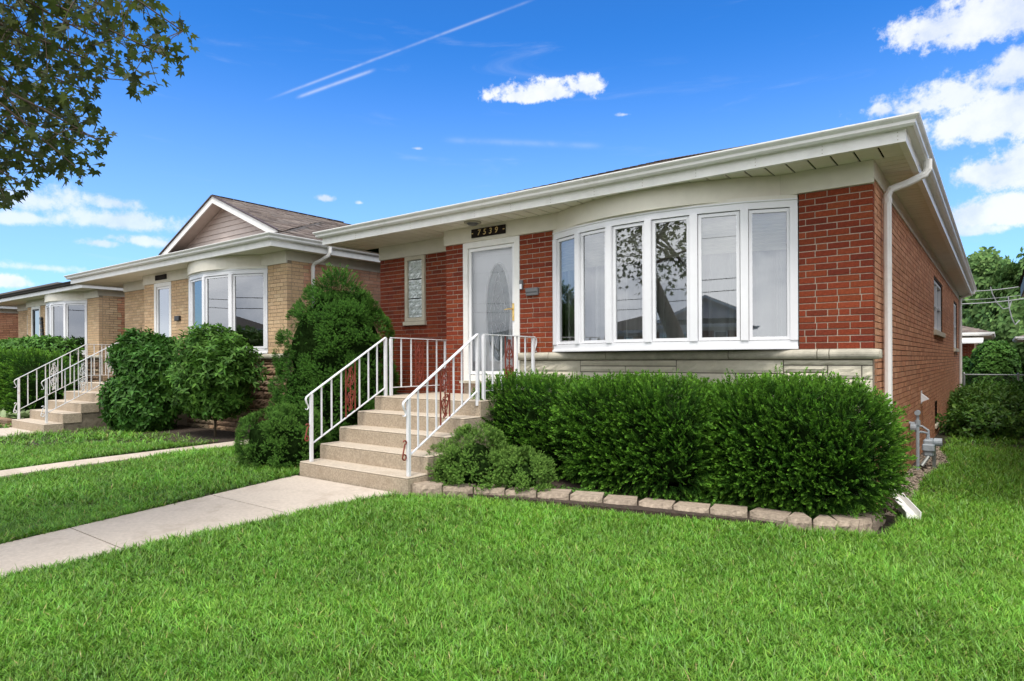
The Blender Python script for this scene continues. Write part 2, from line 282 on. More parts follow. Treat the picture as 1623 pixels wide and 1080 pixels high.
# ------------------------------------------------------------------ mesh helpers
class MB:
    def __init__(s): s.v = []; s.f = []; s.m = []
    def add(s, vs, fs, mi=0):
        o = len(s.v); s.v += [tuple(p) for p in vs]; s.f += [tuple(i+o for i in f) for f in fs]; s.m += [mi]*len(fs); return s
    def box(s, x0, x1, y0, y1, z0, z1, mi=0):
        v = [(x0, y0, z0), (x1, y0, z0), (x1, y1, z0), (x0, y1, z0), (x0, y0, z1), (x1, y0, z1), (x1, y1, z1), (x0, y1, z1)]
        return s.add(v, [(0, 3, 2, 1), (4, 5, 6, 7), (0, 1, 5, 4), (1, 2, 6, 5), (2, 3, 7, 6), (3, 0, 4, 7)], mi)
    def cbox(s, x0, x1, y0, y1, z0, z1, c=.004, mi=0):      # chamfered box
        x, y, z = ((x0+x1)/2, (y0+y1)/2, (z0+z1)/2); hx, hy, hz = abs(x1-x0)/2, abs(y1-y0)/2, abs(z1-z0)/2
        vs = []; idx = {}
        for sx in (-1, 1):
            for sy in (-1, 1):
                for sz in (-1, 1):
                    for k, (a, b, d) in enumerate(((0, c, c), (c, 0, c), (c, c, 0))):
                        idx[(sx, sy, sz, k)] = len(vs); vs.append((x+sx*(hx-a), y+sy*(hy-b), z+sz*(hz-d)))
        fs = []
        for s1 in (-1, 1):
            for k, (u, w) in ((0, (1, 2)), (1, (0, 2)), (2, (0, 1))):
                q = []
                for (a, b) in ((-1, -1), (1, -1), (1, 1), (-1, 1)):
                    key = [0, 0, 0]; key[k] = s1; key[u] = a; key[w] = b; q.append(idx[(*key, k)])
                flip = (s1 > 0) != (k == 1)
                fs.append(tuple(q if flip else q[::-1]))
        for (k1, k2, ax) in ((0, 1, 2), (0, 2, 1), (1, 2, 0)):
            for a in (-1, 1):
                for b in (-1, 1):
                    key = {k1: a, k2: b}
                    q = []
                    for (cc, kk) in ((-1, k1), (-1, k2), (1, k2), (1, k1)):
                        kk_ = [0, 0, 0]; kk_[k1] = a; kk_[k2] = b; kk_[ax] = cc; q.append(idx[(*kk_, kk)])
                    fs.append(tuple(q))
        for sx in (-1, 1):
            for sy in (-1, 1):
                for sz in (-1, 1): fs.append(tuple(idx[(sx, sy, sz, k)] for k in (0, 1, 2)))
        return s.add(vs, fs, mi)
    def tube(s, pts, r, n=8, mi=0, cap=True, flat=1.0, up=None):
        pts = [Vector(p) for p in pts]; N = len(pts)
        rs = r if isinstance(r, (list, tuple)) else [r]*N
        o = len(s.v); prev = None
        for i, p in enumerate(pts):
            t = (pts[min(i+1, N-1)]-pts[max(i-1, 0)])
            t = t.normalized() if t.length > 1e-9 else Vector((0, 0, 1))
            if prev is None:
                a = Vector(up) if up else (Vector((0, 0, 1)) if abs(t.z) < .9 else Vector((1, 0, 0)))
                a = (a-t*a.dot(t)).normalized()
            else:
                a = (prev-t*prev.dot(t)); a = a.normalized() if a.length > 1e-6 else prev
            prev = a; b = t.cross(a)
            for k in range(n):
                th = 2*math.pi*(k+.5)/n; s.v.append(tuple(p+(a*math.cos(th)+b*math.sin(th)*flat)*rs[i]))
        fs = []
        for i in range(N-1):
            for k in range(n):
                k2 = (k+1) % n; fs.append((o+i*n+k, o+i*n+k2, o+(i+1)*n+k2, o+(i+1)*n+k))
        if cap: fs.append(tuple(o+k for k in range(n))[::-1]); fs.append(tuple(o+(N-1)*n+k for k in range(n)))
        s.f += fs; s.m += [mi]*len(fs); return s
    def sweep(s, path, prof, mi=0, closed_prof=True, caps=True):
        # path: (x,y) polyline; prof: (out, z); out is to the right-hand side of the travel direction
        P = [Vector((p[0], p[1])) for p in path]; n = len(P); m = len(prof); o = len(s.v)
        for i in range(n):
            d1 = (P[i]-P[i-1]).normalized() if i > 0 else (P[1]-P[0]).normalized()
            d2 = (P[i+1]-P[i]).normalized() if i < n-1 else d1
            n1 = Vector((d1.y, -d1.x)); n2 = Vector((d2.y, -d2.x)); mt = n1+n2; mt = mt/(mt.dot(n1)) if mt.length > 1e-6 else n1
            for (q, z) in prof: s.v.append((P[i].x+mt.x*q, P[i].y+mt.y*q, z))
        fs = []; K = m if closed_prof else m-1
        for i in range(n-1):
            for k in range(K):
                k2 = (k+1) % m; fs.append((o+i*m+k, o+i*m+k2, o+(i+1)*m+k2, o+(i+1)*m+k))
        if caps and closed_prof: fs.append(tuple(range(o, o+m))[::-1]); fs.append(tuple(range(o+(n-1)*m, o+n*m)))
        s.f += fs; s.m += [mi]*len(fs); return s
    def build(s, name, mats, parent=None, smooth=False, kind=None, label=None):
        me = bpy.data.meshes.new(name); me.from_pydata(s.v, [], s.f); 
        for q in (mats if isinstance(mats, list) else [mats]): me.materials.append(q)
        if isinstance(mats, list) and len(mats) > 1: me.polygons.foreach_set('material_index', s.m)
        if smooth: me.polygons.foreach_set('use_smooth', [True]*len(me.polygons))
        me.update()
        o = bpy.data.objects.new(name, me); COL.objects.link(o)
        if parent is not None: o.parent = parent
        if kind: o['kind'] = kind
        if label: o['label'] = label
        return o
def recalc(o):
    import bmesh
    bm = bmesh.new(); bm.from_mesh(o.data); bmesh.ops.recalc_face_normals(bm, faces=bm.faces); bm.to_mesh(o.data); bm.free(); return o
def tag(o, label, cat, group=None):
    o['label'] = label; o['category'] = cat
    if group: o['group'] = group
    return o
def thing(name, label, cat, loc=(0, 0, 0), rz=0.0, group=None):
    o = bpy.data.objects.new(name, None); o.empty_display_size = .2; COL.objects.link(o); o.location = loc; o.rotation_euler = (0, 0, rz)
    return tag(o, label, cat, group)
def inst(name, mesh, parent, loc, scale=(1, 1, 1), rot=(0, 0, 0)):
    o = bpy.data.objects.new(name, mesh); COL.objects.link(o); o.parent = parent; o.location = loc; o.scale = scale; o.rotation_euler = rot; return o

def smooth(a, b, x): t = np.clip((x-a)/(b-a), 0, 1); return t*t*(3-2*t)
def gz(X, Y):
    X = np.asarray(X, float); Y = np.asarray(Y, float)
    z = .07*smooth(-1.5, -4.2, X) + .06*smooth(-8.8, -9.4, X) - .032*np.clip(-2.5-Y, 0, 6.5)
    z = z*smooth(-45, -20, X) if False else z
    return z
def gzf(x, y): return float(gz(x, y))

# ------------------------------------------------------------------ bulk foliage meshes
def bulk(name, tmpls, pos, dirs, scales, mats, parent=None, rollr=None, kind=None, matidx=None, ups=None):
    """merge many copies of small twig templates (verts, faces(list of quads/tris), tip) into one mesh"""
    n = len(pos); pos = np.asarray(pos, float); dirs = np.asarray(dirs, float); dirs = dirs/np.maximum(np.linalg.norm(dirs, axis=1, keepdims=True), 1e-9)
    scales = np.asarray(scales, float)
    rnd = rng.normal(size=(n, 3)) if ups is None else np.asarray(ups, float)
    a = rnd-dirs*(rnd*dirs).sum(1, keepdims=True); a /= np.maximum(np.linalg.norm(a, axis=1, keepdims=True), 1e-9)
    b = np.cross(dirs, a)
    which = rng.integers(0, len(tmpls), n)
    V = []; LT = []; LI = []; TP = []; MI = []; off = 0
    for k, (tv, tf, tt) in enumerate(tmpls):
        sel = np.nonzero(which == k)[0]
        if not len(sel): continue
        tv = np.asarray(tv, float); nv = len(tv)
        W = (tv[None, :, 0:1]*b[sel][:, None, :]+tv[None, :, 1:2]*a[sel][:, None, :]+tv[None, :, 2:3]*dirs[sel][:, None, :])*scales[sel][:, None, None]+pos[sel][:, None, :]
        V.append(W.reshape(-1, 3)); TP.append(np.tile(np.asarray(tt, float), len(sel))*np.repeat(rng.uniform(.55, 1.15, len(sel)), nv))
        fl = np.array([len(f) for f in tf]); fi = np.concatenate([np.array(f) for f in tf])
        LT.append(np.tile(fl, len(sel))); LI.append((fi[None, :]+(np.arange(len(sel))*nv)[:, None]+off).ravel())
        if matidx is not None: MI.append(np.repeat(np.asarray(matidx)[sel], len(tf)))
        off += nv*len(sel)
    V = np.concatenate(V); LT = np.concatenate(LT); LI = np.concatenate(LI); TP = np.concatenate(TP)
    me = bpy.data.meshes.new(name); me.vertices.add(len(V)); me.vertices.foreach_set('co', V.ravel().astype(np.float32))
    me.loops.add(len(LI)); me.loops.foreach_set('vertex_index', LI.astype(np.int32))
    me.polygons.add(len(LT)); st = np.concatenate([[0], np.cumsum(LT)[:-1]]); me.polygons.foreach_set('loop_start', st.astype(np.int32))
    at = me.attributes.new('tip', 'FLOAT', 'POINT'); at.data.foreach_set('value', np.clip(TP, 0, 1).astype(np.float32))
    for q in (mats if isinstance(mats, list) else [mats]): me.materials.append(q)
    if MI: me.polygons.foreach_set('material_index', np.concatenate(MI).astype(np.int32))
    me.update(calc_edges=True); me.validate()
    o = bpy.data.objects.new(name, me); COL.objects.link(o)
    if parent is not None: o.parent = parent
    if kind: o['kind'] = kind
    return o
def leafquad(vs, fs, tt, base, d, side, L, w, t0, t1, bend=0.0):
    base = Vector(base); d = Vector(d).normalized(); side = Vector(side); side = (side-d*side.dot(d)).normalized(); nrm = d.cross(side)
    o = len(vs); m = base+d*L*.45+nrm*bend*L
    vs += [tuple(base), tuple(m-side*w/2), tuple(base+d*L), tuple(m+side*w/2)]; fs.append((o, o+1, o+2, o+3)); tt += [t0, (t0+t1)/2, t1, (t0+t1)/2]
def yew_tmpl(seed, n=8, L=.155, nl=.038, w=.0125):
    r = random.Random(seed); vs = []; fs = []; tt = []
    bend = r.uniform(-.25, .25)
    for i in range(n):
        u = (i+.6)/n; z = L*u; x = bend*L*u*u
        for s in (-1, 1):
            d = Vector((s*(1.0-.35*u)+r.uniform(-.12, .12), r.uniform(-.12, .28), .55+.75*u)); leafquad(vs, fs, tt, (x, 0, z), d, (0, 1, .2) if r.random() < .3 else (d.z, r.uniform(-.3, .3), -d.x), nl*(1.05-.35*u)*r.uniform(.85, 1.15), w, max(0, u-.45)*.8, .06+u*u*.95, .04)
    leafquad(vs, fs, tt, (bend*L, 0, L*.95), (0, .05, 1), (1, 0, 0), nl*.9, w, .5, 1)
    return vs, fs, tt
def spruce_tmpl(seed, n=15, L=.062, nl=.024, w=.0088):
    r = random.Random(seed); vs = []; fs = []; tt = []
    for i in range(n):
        u = (i+.5)/n; th = i*2.399+r.uniform(-.3, .3); d = Vector((math.cos(th), math.sin(th), .45+.9*u)); 
        leafquad(vs, fs, tt, (0, 0, L*u), d, (-math.sin(th), math.cos(th), 0), nl*r.uniform(.85, 1.2)*(1.1-.4*u), w, .05+u*.3, .2+u*.75)
    return vs, fs, tt
def leafy_tmpl(seed, n=7, leafL=.065, w=.026, spread=1.0, up=.5, stem=.05):
    r = random.Random(seed); vs = []; fs = []; tt = []
    for i in range(n):
        u = (i+.5)/n; th = i*2.399+r.uniform(-.4, .4); el = up*(.2+u)+r.uniform(-.2, .25)
        d = Vector((math.cos(th)*spread, math.sin(th)*spread, el)).normalized(); side = Vector((-math.sin(th), math.cos(th), r.uniform(-.35, .35)))
        side = (side-d*side.dot(d)).normalized(); nrm = d.cross(side); base = Vector((0, 0, stem*u)); LL = leafL*r.uniform(.75, 1.15); o = len(vs)
        fold = .12*w
        pts = [base, base+d*LL*.35-side*w*.5+nrm*fold, base+d*LL*.72-side*w*.36+nrm*fold*.5-Vector((0, 0, LL*.06)), base+d*LL-Vector((0, 0, LL*.2)), base+d*LL*.72+side*w*.36+nrm*fold*.5-Vector((0, 0, LL*.06)), base+d*LL*.35+side*w*.5+nrm*fold, base+d*LL*.5-Vector((0, 0, LL*.04))]
        vs += [tuple(p) for p in pts]; fs += [(o, o+1, o+6), (o+1, o+2, o+6), (o+2, o+3, o+6), (o+3, o+4, o+6), (o+4, o+5, o+6), (o+5, o, o+6)]
        t = .15+.7*u; tt += [t*.6, t, t, t, t, t, t*.8]
    return vs, fs, tt
def maple_tmpl(seed, S=.12):
    r = random.Random(seed); vs = []; fs = []; tt = []
    ang = [-2.5, -1.95, -1.55, -1.2, -.95, -.72, -.45, -.22, 0, .22, .45, .72, .95, 1.2, 1.55, 1.95, 2.5]
    rad = [.30, .42, .62, .40, .55, .85, .45, .60, 1.0, .60, .45, .85, .55, .40, .62, .42, .30]
    c = Vector((0, 0, 0)); vs.append((0, 0, 0)); tt.append(.3); fold = r.uniform(.1, .35); droop = r.uniform(.1, .5)
    for a, q in zip(ang, rad):
        q *= r.uniform(.9, 1.1)*S*.62; x = math.sin(a)*q; y = math.cos(a)*q
        vs.append((x, abs(x)*fold-abs(y)*droop*.3, y)); tt.append(r.uniform(.1, .9) if r.random() < .3 else .3)
    for i in range(1, len(ang)): fs.append((0, i, i+1))
    return vs, fs, tt

class Blob:
    """superellipsoid with bumps; sample points on it"""
    def __init__(s, c, r, e=2.0, bump=.06, bs=3.0, seed=0, zmin=None, top=None):
        s.c = np.array(c, float); s.r = np.array(r, float); s.e = e; s.bump = bump; q = np.random.default_rng(seed)
        s.k = q.normal(size=(14, 3))*bs; s.ph = q.uniform(0, 6.28, 14); s.zmin = zmin; s.top = top
    def radius(s, d):
        a = np.abs(d)/s.r; base = (a**s.e).sum(1)**(-1/s.e)
        b = np.cos(d@s.k.T+s.ph).sum(1)/14*2.2
        return base*(1+s.bump*b)
    def grid(s, nu=48, nv=26, k=1.0):
        th = np.linspace(0, 2*np.pi, nu, endpoint=False); ph = np.linspace(.02, np.pi-.02, nv)
        D = np.array([(math.sin(p)*math.cos(t), math.sin(p)*math.sin(t), math.cos(p)) for p in ph for t in th])
        D = np.sign(D)*np.abs(D)**(2/s.e); D = D*s.r; D /= np.linalg.norm(D, axis=1, keepdims=True)
        return D, D*(s.radius(D)*k)[:, None]+s.c, [(i*nu+j, i*nu+(j+1) % nu, (i+1)*nu+(j+1) % nu, (i+1)*nu+j) for i in range(nv-1) for j in range(nu)]
    def sample(s, n, shell=(1.0, 1.0), zfilter=True):
        D, P, Q = s.grid(); Q = np.array(Q); T = np.concatenate([Q[:, [0, 1, 2]], Q[:, [0, 2, 3]]]); a, b, c = P[T[:, 0]], P[T[:, 1]], P[T[:, 2]]
        ar = np.linalg.norm(np.cross(b-a, c-a), axis=1); zc = (a+b+c)[:, 2]/3
        if s.zmin is not None: ar = ar*(zc > s.zmin)
        ar = ar*(zc > s.c[2]-s.r[2]*.93)
        k = rng.choice(len(T), n, p=ar/ar.sum()); u = rng.random((n, 2)); f = u.sum(1) > 1; u[f] = 1-u[f]
        p = a[k]+(b[k]-a[k])*u[:, :1]+(c[k]-a[k])*u[:, 1:]; d = p-s.c; Ln = np.linalg.norm(d, axis=1, keepdims=True); d = d/Ln
        g = np.sign(d)*(np.abs(d)/s.r)**(s.e-1)/s.r; g /= np.linalg.norm(g, axis=1, keepdims=True)
        return s.c+d*Ln*rng.uniform(shell[0], shell[1], (n, 1)), g
    def hull(s, name, k, m, parent, nu=36, nv=18):
        mb = MB(); D, P, fs = s.grid(nu, nv, k)
        if s.zmin is not None: P[:, 2] = np.maximum(P[:, 2], s.zmin)
        mb.add([tuple(p) for p in P], fs); o = mb.build(name, m, parent, smooth=True); return o

# ------------------------------------------------------------------ the ground
def ground():
    xs = np.concatenate([np.linspace(-400, -45, 8), np.linspace(-40, 12, 131), np.linspace(16, 400, 8)])
    ys = np.concatenate([np.linspace(-400, -62, 6), np.linspace(-58, -14, 23), np.linspace(-13, 8, 106), np.linspace(9, 60, 40), np.linspace(80, 500, 6)])
    X, Yy = np.meshgrid(xs, ys); Z = gz(X, Yy)-.012*0; nx = len(xs)
    v = np.stack([X.ravel(), Yy.ravel(), Z.ravel()], 1); fs = [(j*nx+i, j*nx+i+1, (j+1)*nx+i+1, (j+1)*nx+i) for j in range(len(ys)-1) for i in range(nx-1)]
    MB().add([tuple(p) for p in v], fs).build('ground', MT['soil'], smooth=True, kind='structure')
ground()
def ribbon(name, pts, m, lift, parent=None, kind='structure', thick=.0, label=None):
    """a flat slab following the ground: pts = 4 plan corners"""
    mb = MB(); n = 8; (a, b, c, d) = [Vector((p[0], p[1])) for p in pts]; top = []
    for i in range(n+1):
        l = a.lerp(d, i/n); r = b.lerp(c, i/n); zl = gzf(l.x, l.y)+lift; zr = gzf(r.x, r.y)+lift
        top += [(l.x, l.y, zl), (r.x, r.y, zr), (l.x, l.y, zl-.12), (r.x, r.y, zr-.12)]
    fs = []
    for i in range(n):
        o = i*4; q = o+4; fs += [(o, o+1, q+1, q), (o+2, o, q, q+2), (o+1, o+3, q+3, q+1)]
    fs += [(0, 2, 3, 1), (n*4, n*4+1, n*4+3, n*4+2)]
    mb.add(top, fs); ob = mb.build(name, m, parent)
    if parent is None and kind: ob['kind'] = kind
    if label: ob['label'] = label
    return ob
walk = thing('walkway', 'pale concrete front walkway of square slabs', 'walkway'); del walk['category']; del walk['label']; walk['kind'] = 'structure'
def wx(y): t = (y+2.36)/(-3.3); return (-5.93+.33*t, -4.13-.47*t)
wj = [-2.36, -3.5, -4.87, -6.24, -7.6, -9.0]
for a, b in zip(wj[:-1], wj[1:]):
    (l0, r0), (l1, r1) = wx(a), wx(b)
    ribbon('slab', [(l0, a-.006), (r0, a-.006), (r1, b+.006), (l1, b+.006)], MT['walk'], .012, walk)
strip = ribbon('gangway_strip', [(-9.02, 12), (-8.80, 12), (-9.10, -9), (-9.38, -9)], MT['walk'], .03)
nwalk = ribbon('path', [(-15.35, -2.72), (-13.55, -2.72), (-13.9, -9), (-15.0, -9)], MT['walk'], .014)
ribbon('sidewalk', [(-60, -10.9), (20, -10.9), (20, -12.5), (-60, -12.5)], MT['walk'], .012)
ribbon('street', [(-120, -15.5), (60, -15.5), (60, -24), (-120, -24)], MT['asphalt'], .006)

# ------------------------------------------------------------------ houses
BL, BH, CH = .203, .0667, .0572           # brick module, course, brick height
def brick_list(u0, u1, z0, z1, holes=(), par=0, seed=0, L=BL):
    out = []; r0 = 0; nr = int(round((z1-z0)/BH)); q = random.Random(seed)
    for r in range(nr):
        za = z0+r*BH+.0045; zb = za+CH; x = u1; first = True
        while x > u0+.02:
            ln = L
            if first and (r+par) % 2 == 0: ln = L*.56
            elif q.random() < .035: ln = L*.5
            x2 = max(u0, x-ln)
            if x2-u0 < .045: x2 = u0
            segs = [(x2+(.0045 if x2 > u0 else 0), x-(0 if first else .0045))]
            for (ha, hb, hz0, hz1) in holes:
                if za < hz1-.01 and zb > hz0+.01:
                    ns = []
                    for (a, b) in segs:
                        if b <= ha or a >= hb: ns.append((a, b)); continue
                        if a < ha: ns.append((a, ha))
                        if b > hb: ns.append((hb, b))
                    segs = ns
            for (a, b) in segs:
                if b-a > .02: out.append((a, b, za, zb))
            x = x2; first = False
    return out
_bm = {}
def brick_mesh(key, m, L, D):
    k = (key, L, D)
    if k not in _bm:
        mb = MB(); mb.cbox(-L/2, L/2, 0, D, -CH/2, CH/2, .003); me = bpy.data.meshes.new('brick'); me.from_pydata(mb.v, [], mb.f); me.materials.append(m); me.update(); _bm[k] = me
    return _bm[k]
def obox(mb, o, U, du, N, dn, dz, mi=0):
    """oriented box: o corner (x,y,z), U and N unit plan vectors, extents du, dn, dz"""
    o = Vector(o); U = Vector((U[0], U[1], 0)); N = Vector((N[0], N[1], 0)); Z = Vector((0, 0, 1))
    v = [o+U*a*du+N*b*dn+Z*c*dz for c in (0, 1) for (a, b) in ((0, 0), (1, 0), (1, 1), (0, 1))]
    mb.add(v, [(0, 3, 2, 1), (4, 5, 6, 7), (0, 1, 5, 4), (1, 2, 6, 5), (2, 3, 7, 6), (3, 0, 4, 7)], mi)
def frame4(mb, o, U, N, w, h, t, d, mi=0):
    """rectangular frame in a vertical plane, bars t wide and d deep, mitre-free: rails between stiles"""
    o = Vector(o); U3 = Vector((U[0], U[1], 0))
    obox(mb, o, U, t, N, d, h, mi); obox(mb, o+U3*(w-t), U, t, N, d, h, mi)
    obox(mb, o+U3*t, U, w-2*t, N, d, t, mi); obox(mb, o+U3*t+Vector((0, 0, h-t)), U, w-2*t, N, d, t, mi)
def arc_pts(xl, xr, sag, n):
    c = (xr-xl)/2; R = (c*c+sag*sag)/(2*sag); half = math.asin(c/R); mid = (xl+xr)/2
    return [(mid+R*math.sin(-half+2*half*i/n), -(R*math.cos(-half+2*half*i/n)-R*math.cos(half))) for i in range(n+1)]

def shingle_slope(mb, P0, U, V, W, H, inside, seed, tabw=.30, exp=.145, jitter=1.0, nm=5):
    """tabs on a slope: P0 eave corner, U along the eave, V up the slope (unit vectors)"""
    q = random.Random(seed); P0 = Vector(P0); U = Vector(U); V = Vector(V); Nn = U.cross(V).normalized()
    if Nn.z < 0: Nn = -Nn
    rows = int(H/exp)+1
    for r in range(rows):
        x = -q.random()*tabw
        while x < W:
            w = tabw*q.uniform(.55, 1.1); a = max(x, -.008); b = min(x+w-.006, W+.008); x += w
            if b-a < .04 or (r+.6)*exp > H+.02 or not (inside(a, (r+.9)*exp) and inside(b, (r+.9)*exp)): continue
            t = q.uniform(.006, .016); v0 = r*exp+q.uniform(-.006, .006); v1 = r*exp+exp*1.25
            p = [P0+U*a+V*v0+Nn*t, P0+U*b+V*v0+Nn*t, P0+U*b+V*v1+Nn*.002, P0+U*a+V*v1+Nn*.002, P0+U*a+V*v0, P0+U*b+V*v0]
            mb.add(p, [(0, 1, 2, 3), (4, 5, 1, 0)], q.randrange(nm))

def build_house(cfg):
    """plan in local coordinates: facade on y=0 facing -y, right front corner at x=0, ground z=0"""
    g = cfg.get; H = thing(cfg['name'], cfg['label'], 'house', cfg['loc'], g('rz', 0.0))
    W, D = cfg['W'], cfg['D']; rec = g('rec', .34); bl, br = cfg['bow']; dl, dr = cfg['door']; pl = cfg['pier']   # pl: left edge of the left pier
    zc, zf, zs = 1.588, 3.190, 3.410                                                                          # cap top, frieze bottom, soffit
    lo = -.35; hi = zs
    front = cfg['front']; side = cfg['side']; detail = g('detail', 1)
    # --- backing walls (mortar)
    w = MB()
    e = .006
    w.box(br+.01, -e, e, .25, lo, hi); w.box(bl-.01, br+.01, e, .25, lo, 1.50); w.box(bl-.01, br+.01, e, .25, 3.19, hi)
    w.box(dr+.0, bl-.01, e, .25, lo, hi); w.box(dl, dr, e, .25, lo, 1.17); w.box(dl, dr, e, .25, zf+.012, hi); w.box(pl+e, dl, e, .25, lo, hi)
    gb = g('gwin')                                           # glass-block window in the recess: x0,x1,z0,z1
    if gb:
        w.box(gb[1], pl+e, rec+e, rec+.22, lo, hi); w.box(-W+e, gb[0], rec+e, rec+.22, lo, hi); w.box(gb[0], gb[1], rec+e, rec+.22, lo, gb[2]); w.box(gb[0], gb[1], rec+e, rec+.22, gb[3], hi)
    else: w.box(-W+e, pl+e, rec+e, rec+.22, lo, hi)
    w.build('front_wall', front['mortar'], H)
    holes = g('sidewin', [])
    s = MB(); ys = .105
    cuts = sorted(holes, key=lambda h: h[0]); y = .25; dx = g('rake', .012)
    br_ = sorted(set([y, D]+[v for h in cuts for v in h[:2]]))
    for ya, yb_ in zip(br_[:-1], br_[1:]):
        zz = lo
        for (a, b, z0, z1) in sorted([h for h in cuts if h[0] < (ya+yb_)/2 < h[1]], key=lambda h: h[2]): s.box(-.25, -dx, ya, yb_, zz, z0); zz = z1
        s.box(-.25, -dx, ya, yb_, zz, hi)
    s.box(-.25, -dx, D-.001, D, lo, hi); s.box(-.0235, -dx, ys, .25, lo, hi) if dx < .02 else None
    s.build('side_wall', side['mortar'], H)
    b2 = MB(); b2.box(-W, -W+.22, rec+.23, D, lo, hi); b2.box(-W, 0, D, D+.2, lo, hi); b2.build('rear_wall', side['mortar'], H)
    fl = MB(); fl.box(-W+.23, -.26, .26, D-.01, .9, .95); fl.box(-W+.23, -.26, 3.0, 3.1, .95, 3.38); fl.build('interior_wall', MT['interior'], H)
    # --- bricks
    fronts = []
    zb = zc
    fronts += [(a, b, z0, z1, 0) for (a, b, z0, z1) in brick_list(br+.012, 0, zb, zf, seed=1)]
    fronts += [(a, b, z0, z1, 0) for (a, b, z0, z1) in brick_list(dr, bl-.02, zb, zf, seed=2, par=1)]
    zlow = g('brick_low', zc-BH*24)
    fronts += [(a, b, z0, z1, 0) for (a, b, z0, z1) in brick_list(pl, dl-.008, zlow, zf, seed=3)]
    rb = brick_list(-W, pl+.1, zlow, zf, holes=[(gb[0]-.006, gb[1]+.006, gb[2], gb[3])] if gb else [], seed=4, par=1)
    rb.sort(key=lambda t: -(t[2]+t[0]*.35)); fronts += [(a, b, z0, z1, rec) for (a, b, z0, z1) in rb]
    q = random.Random(11); mats_o = front['bricks']; mats_j = front['bricksj']; nobj = g('nbricks', 0); joined = MB()
    for k, (a, b, z0, z1, yy) in enumerate(fronts):
        pr = q.uniform(-.0022, .0015)
        if k < nobj:
            mi = q.randrange(len(mats_o)); me = brick_mesh(mi, mats_o[mi], .194, .095)
            inst('brick', me, H, ((a+b)/2, yy+pr, (z0+z1)/2), ((b-a)/.194, 1, 1))
        else:
            joined.cbox(a, b, yy+pr, yy+.095, z0, z1, .003, q.randrange(len(mats_j))) if yy == 0 and nobj else joined.box(a, b, yy+pr, yy+.095, z0, z1, q.randrange(len(mats_j)))
    if joined.v: joined.build('brickwork', mats_j, H, kind='stuff')
    sj = MB(); q = random.Random(5)
    sl = brick_list(.105, D, zc-BH*24, zs-.02, holes=[(a, b, z0, z1) for (a, b, z0, z1) in holes], par=1, seed=9)
    nS = len(side['bricks']); ret = g('ret', 0); rj = MB()
    for (a, b, z0, z1) in sl:
        p = q.uniform(-.003, .002)
        if b < ret: rj.box(-.09, p, a, b, z0, z1, q.randrange(len(mats_j)))
        else: sj.box(-.09, p, a, b, z0, z1, q.randrange(nS))
    sj.build('side_brickwork', side['bricks'], H, kind='stuff')
    if rj.v: rj.build('corner_brickwork', mats_j, H, kind='stuff')
    # --- stone cap and stones
    for (xa, xb) in g('caps', []):
        c = MB(); pr = []
        for k in range(9):
            th = -math.pi/2+math.pi*k/8; pr.append((-.030-.040*math.cos(th), 1.535+.050*math.sin(th)))
        end = abs(xb-.07) < .02
        ring = [(0.04, 1.485)]+pr+[(0.04, 1.585)]
        # extrude along x; the corner piece gets a rounded end
        n = len(ring); xsn = [(xa+.004, 1.0), (xb-.004, 1.0)] if not end else [(xa+.004, 1.0), (xb-.045, 1.0), (xb-.018, .82), (xb, .45)]
        vs = []
        for (x_, k_) in xsn: vs += [(x_, yy*(k_ if yy < 0 else 1), 1.535+(zz-1.535)*(1 if k_ == 1 else .6+.4*k_)) for (yy, zz) in ring]
        fs = [(i*n+j, (i+1)*n+j, (i+1)*n+(j+1) % n, i*n+(j+1) % n) for i in range(len(xsn)-1) for j in range(n)]+[tuple(range(n))[::1], tuple(range((len(xsn)-1)*n, len(xsn)*n))[::-1]]
        c.add(vs, fs); c.build('cap_stone', MT['cap'], H, smooth=False)
    if g('stones'):
        c = MB(); c.box(min(t_[0] for t_ in g('stones')), -.006, .0012, .0055, lo, 1.484); c.build('stone_joints', MT['mortar_dark'], H)
    for (xa, xb, z0, z1, mm) in g('stones', []):
        c = MB(); q = random.Random(int(xa*977+z0*131)); nx = max(2, int((xb-xa)/.05)); nz = max(2, int((z1-z0)/.03)); j = .005
        rough = cfg['stone_rough']; y0 = -.012
        vs = []
        for iz in range(nz+1):
            for ix in range(nx+1):
                edge = ix in (0, nx) or iz in (0, nz); vs.append((xa+j+(xb-xa-2*j)*ix/nx, y0+(0.006 if edge else -q.random()*rough), z0+j+(z1-z0-2*j)*iz/nz))
        m1 = nx+1; fs = [(iz*m1+ix, iz*m1+ix+1, (iz+1)*m1+ix+1, (iz+1)*m1+ix) for iz in range(nz) for ix in range(nx)]
        c.add(vs, fs); o = len(vs)
        c.box(xa+j, xb-j, y0+.0065, .004, z0+j, z1-j); c.build('stone', mm, H, smooth=False)
    # --- frieze boards
    fr = MB(); fr.box(br-.16, .012, -.030, .004, zf, zs-.002); fr.build('frieze_board', MT['trim'], H)
    fr = MB(); fr.box(pl-.01, bl+.12, -.030, .004, zf+.002, zs-.002); fr.build('frieze_board', MT['trim'], H)
    fr = MB(); fr.box(-W-.0, pl-.012, rec-.030, rec+.004, zf, zs-.002); fr.build('frieze_board', MT['trim'], H)
    fr = MB(); fr.box(.002, .014, .006, D, zs-.17, zs-.002); fr.build('frieze_board', MT['trim'], H)
    # --- bow window
    n = g('nbow', 6); sag = g('sag', .35); A = arc_pts(bl, br, sag, n); z0, z1 = 1.592, 3.150; zap = 1.685
    B = MB(); prof = [(.0, zap), (.0, z0+.03), (.022, z0+.02), (.022, z0), (-.12, z0), (-.12, zap)]
    B.sweep(A, prof)                                          # apron
    B.sweep(A, [(.0, z1-.085), (-.09, z1-.085), (-.09, z1), (.012, z1), (.012, z1-.012), (.0, z1-.02)])
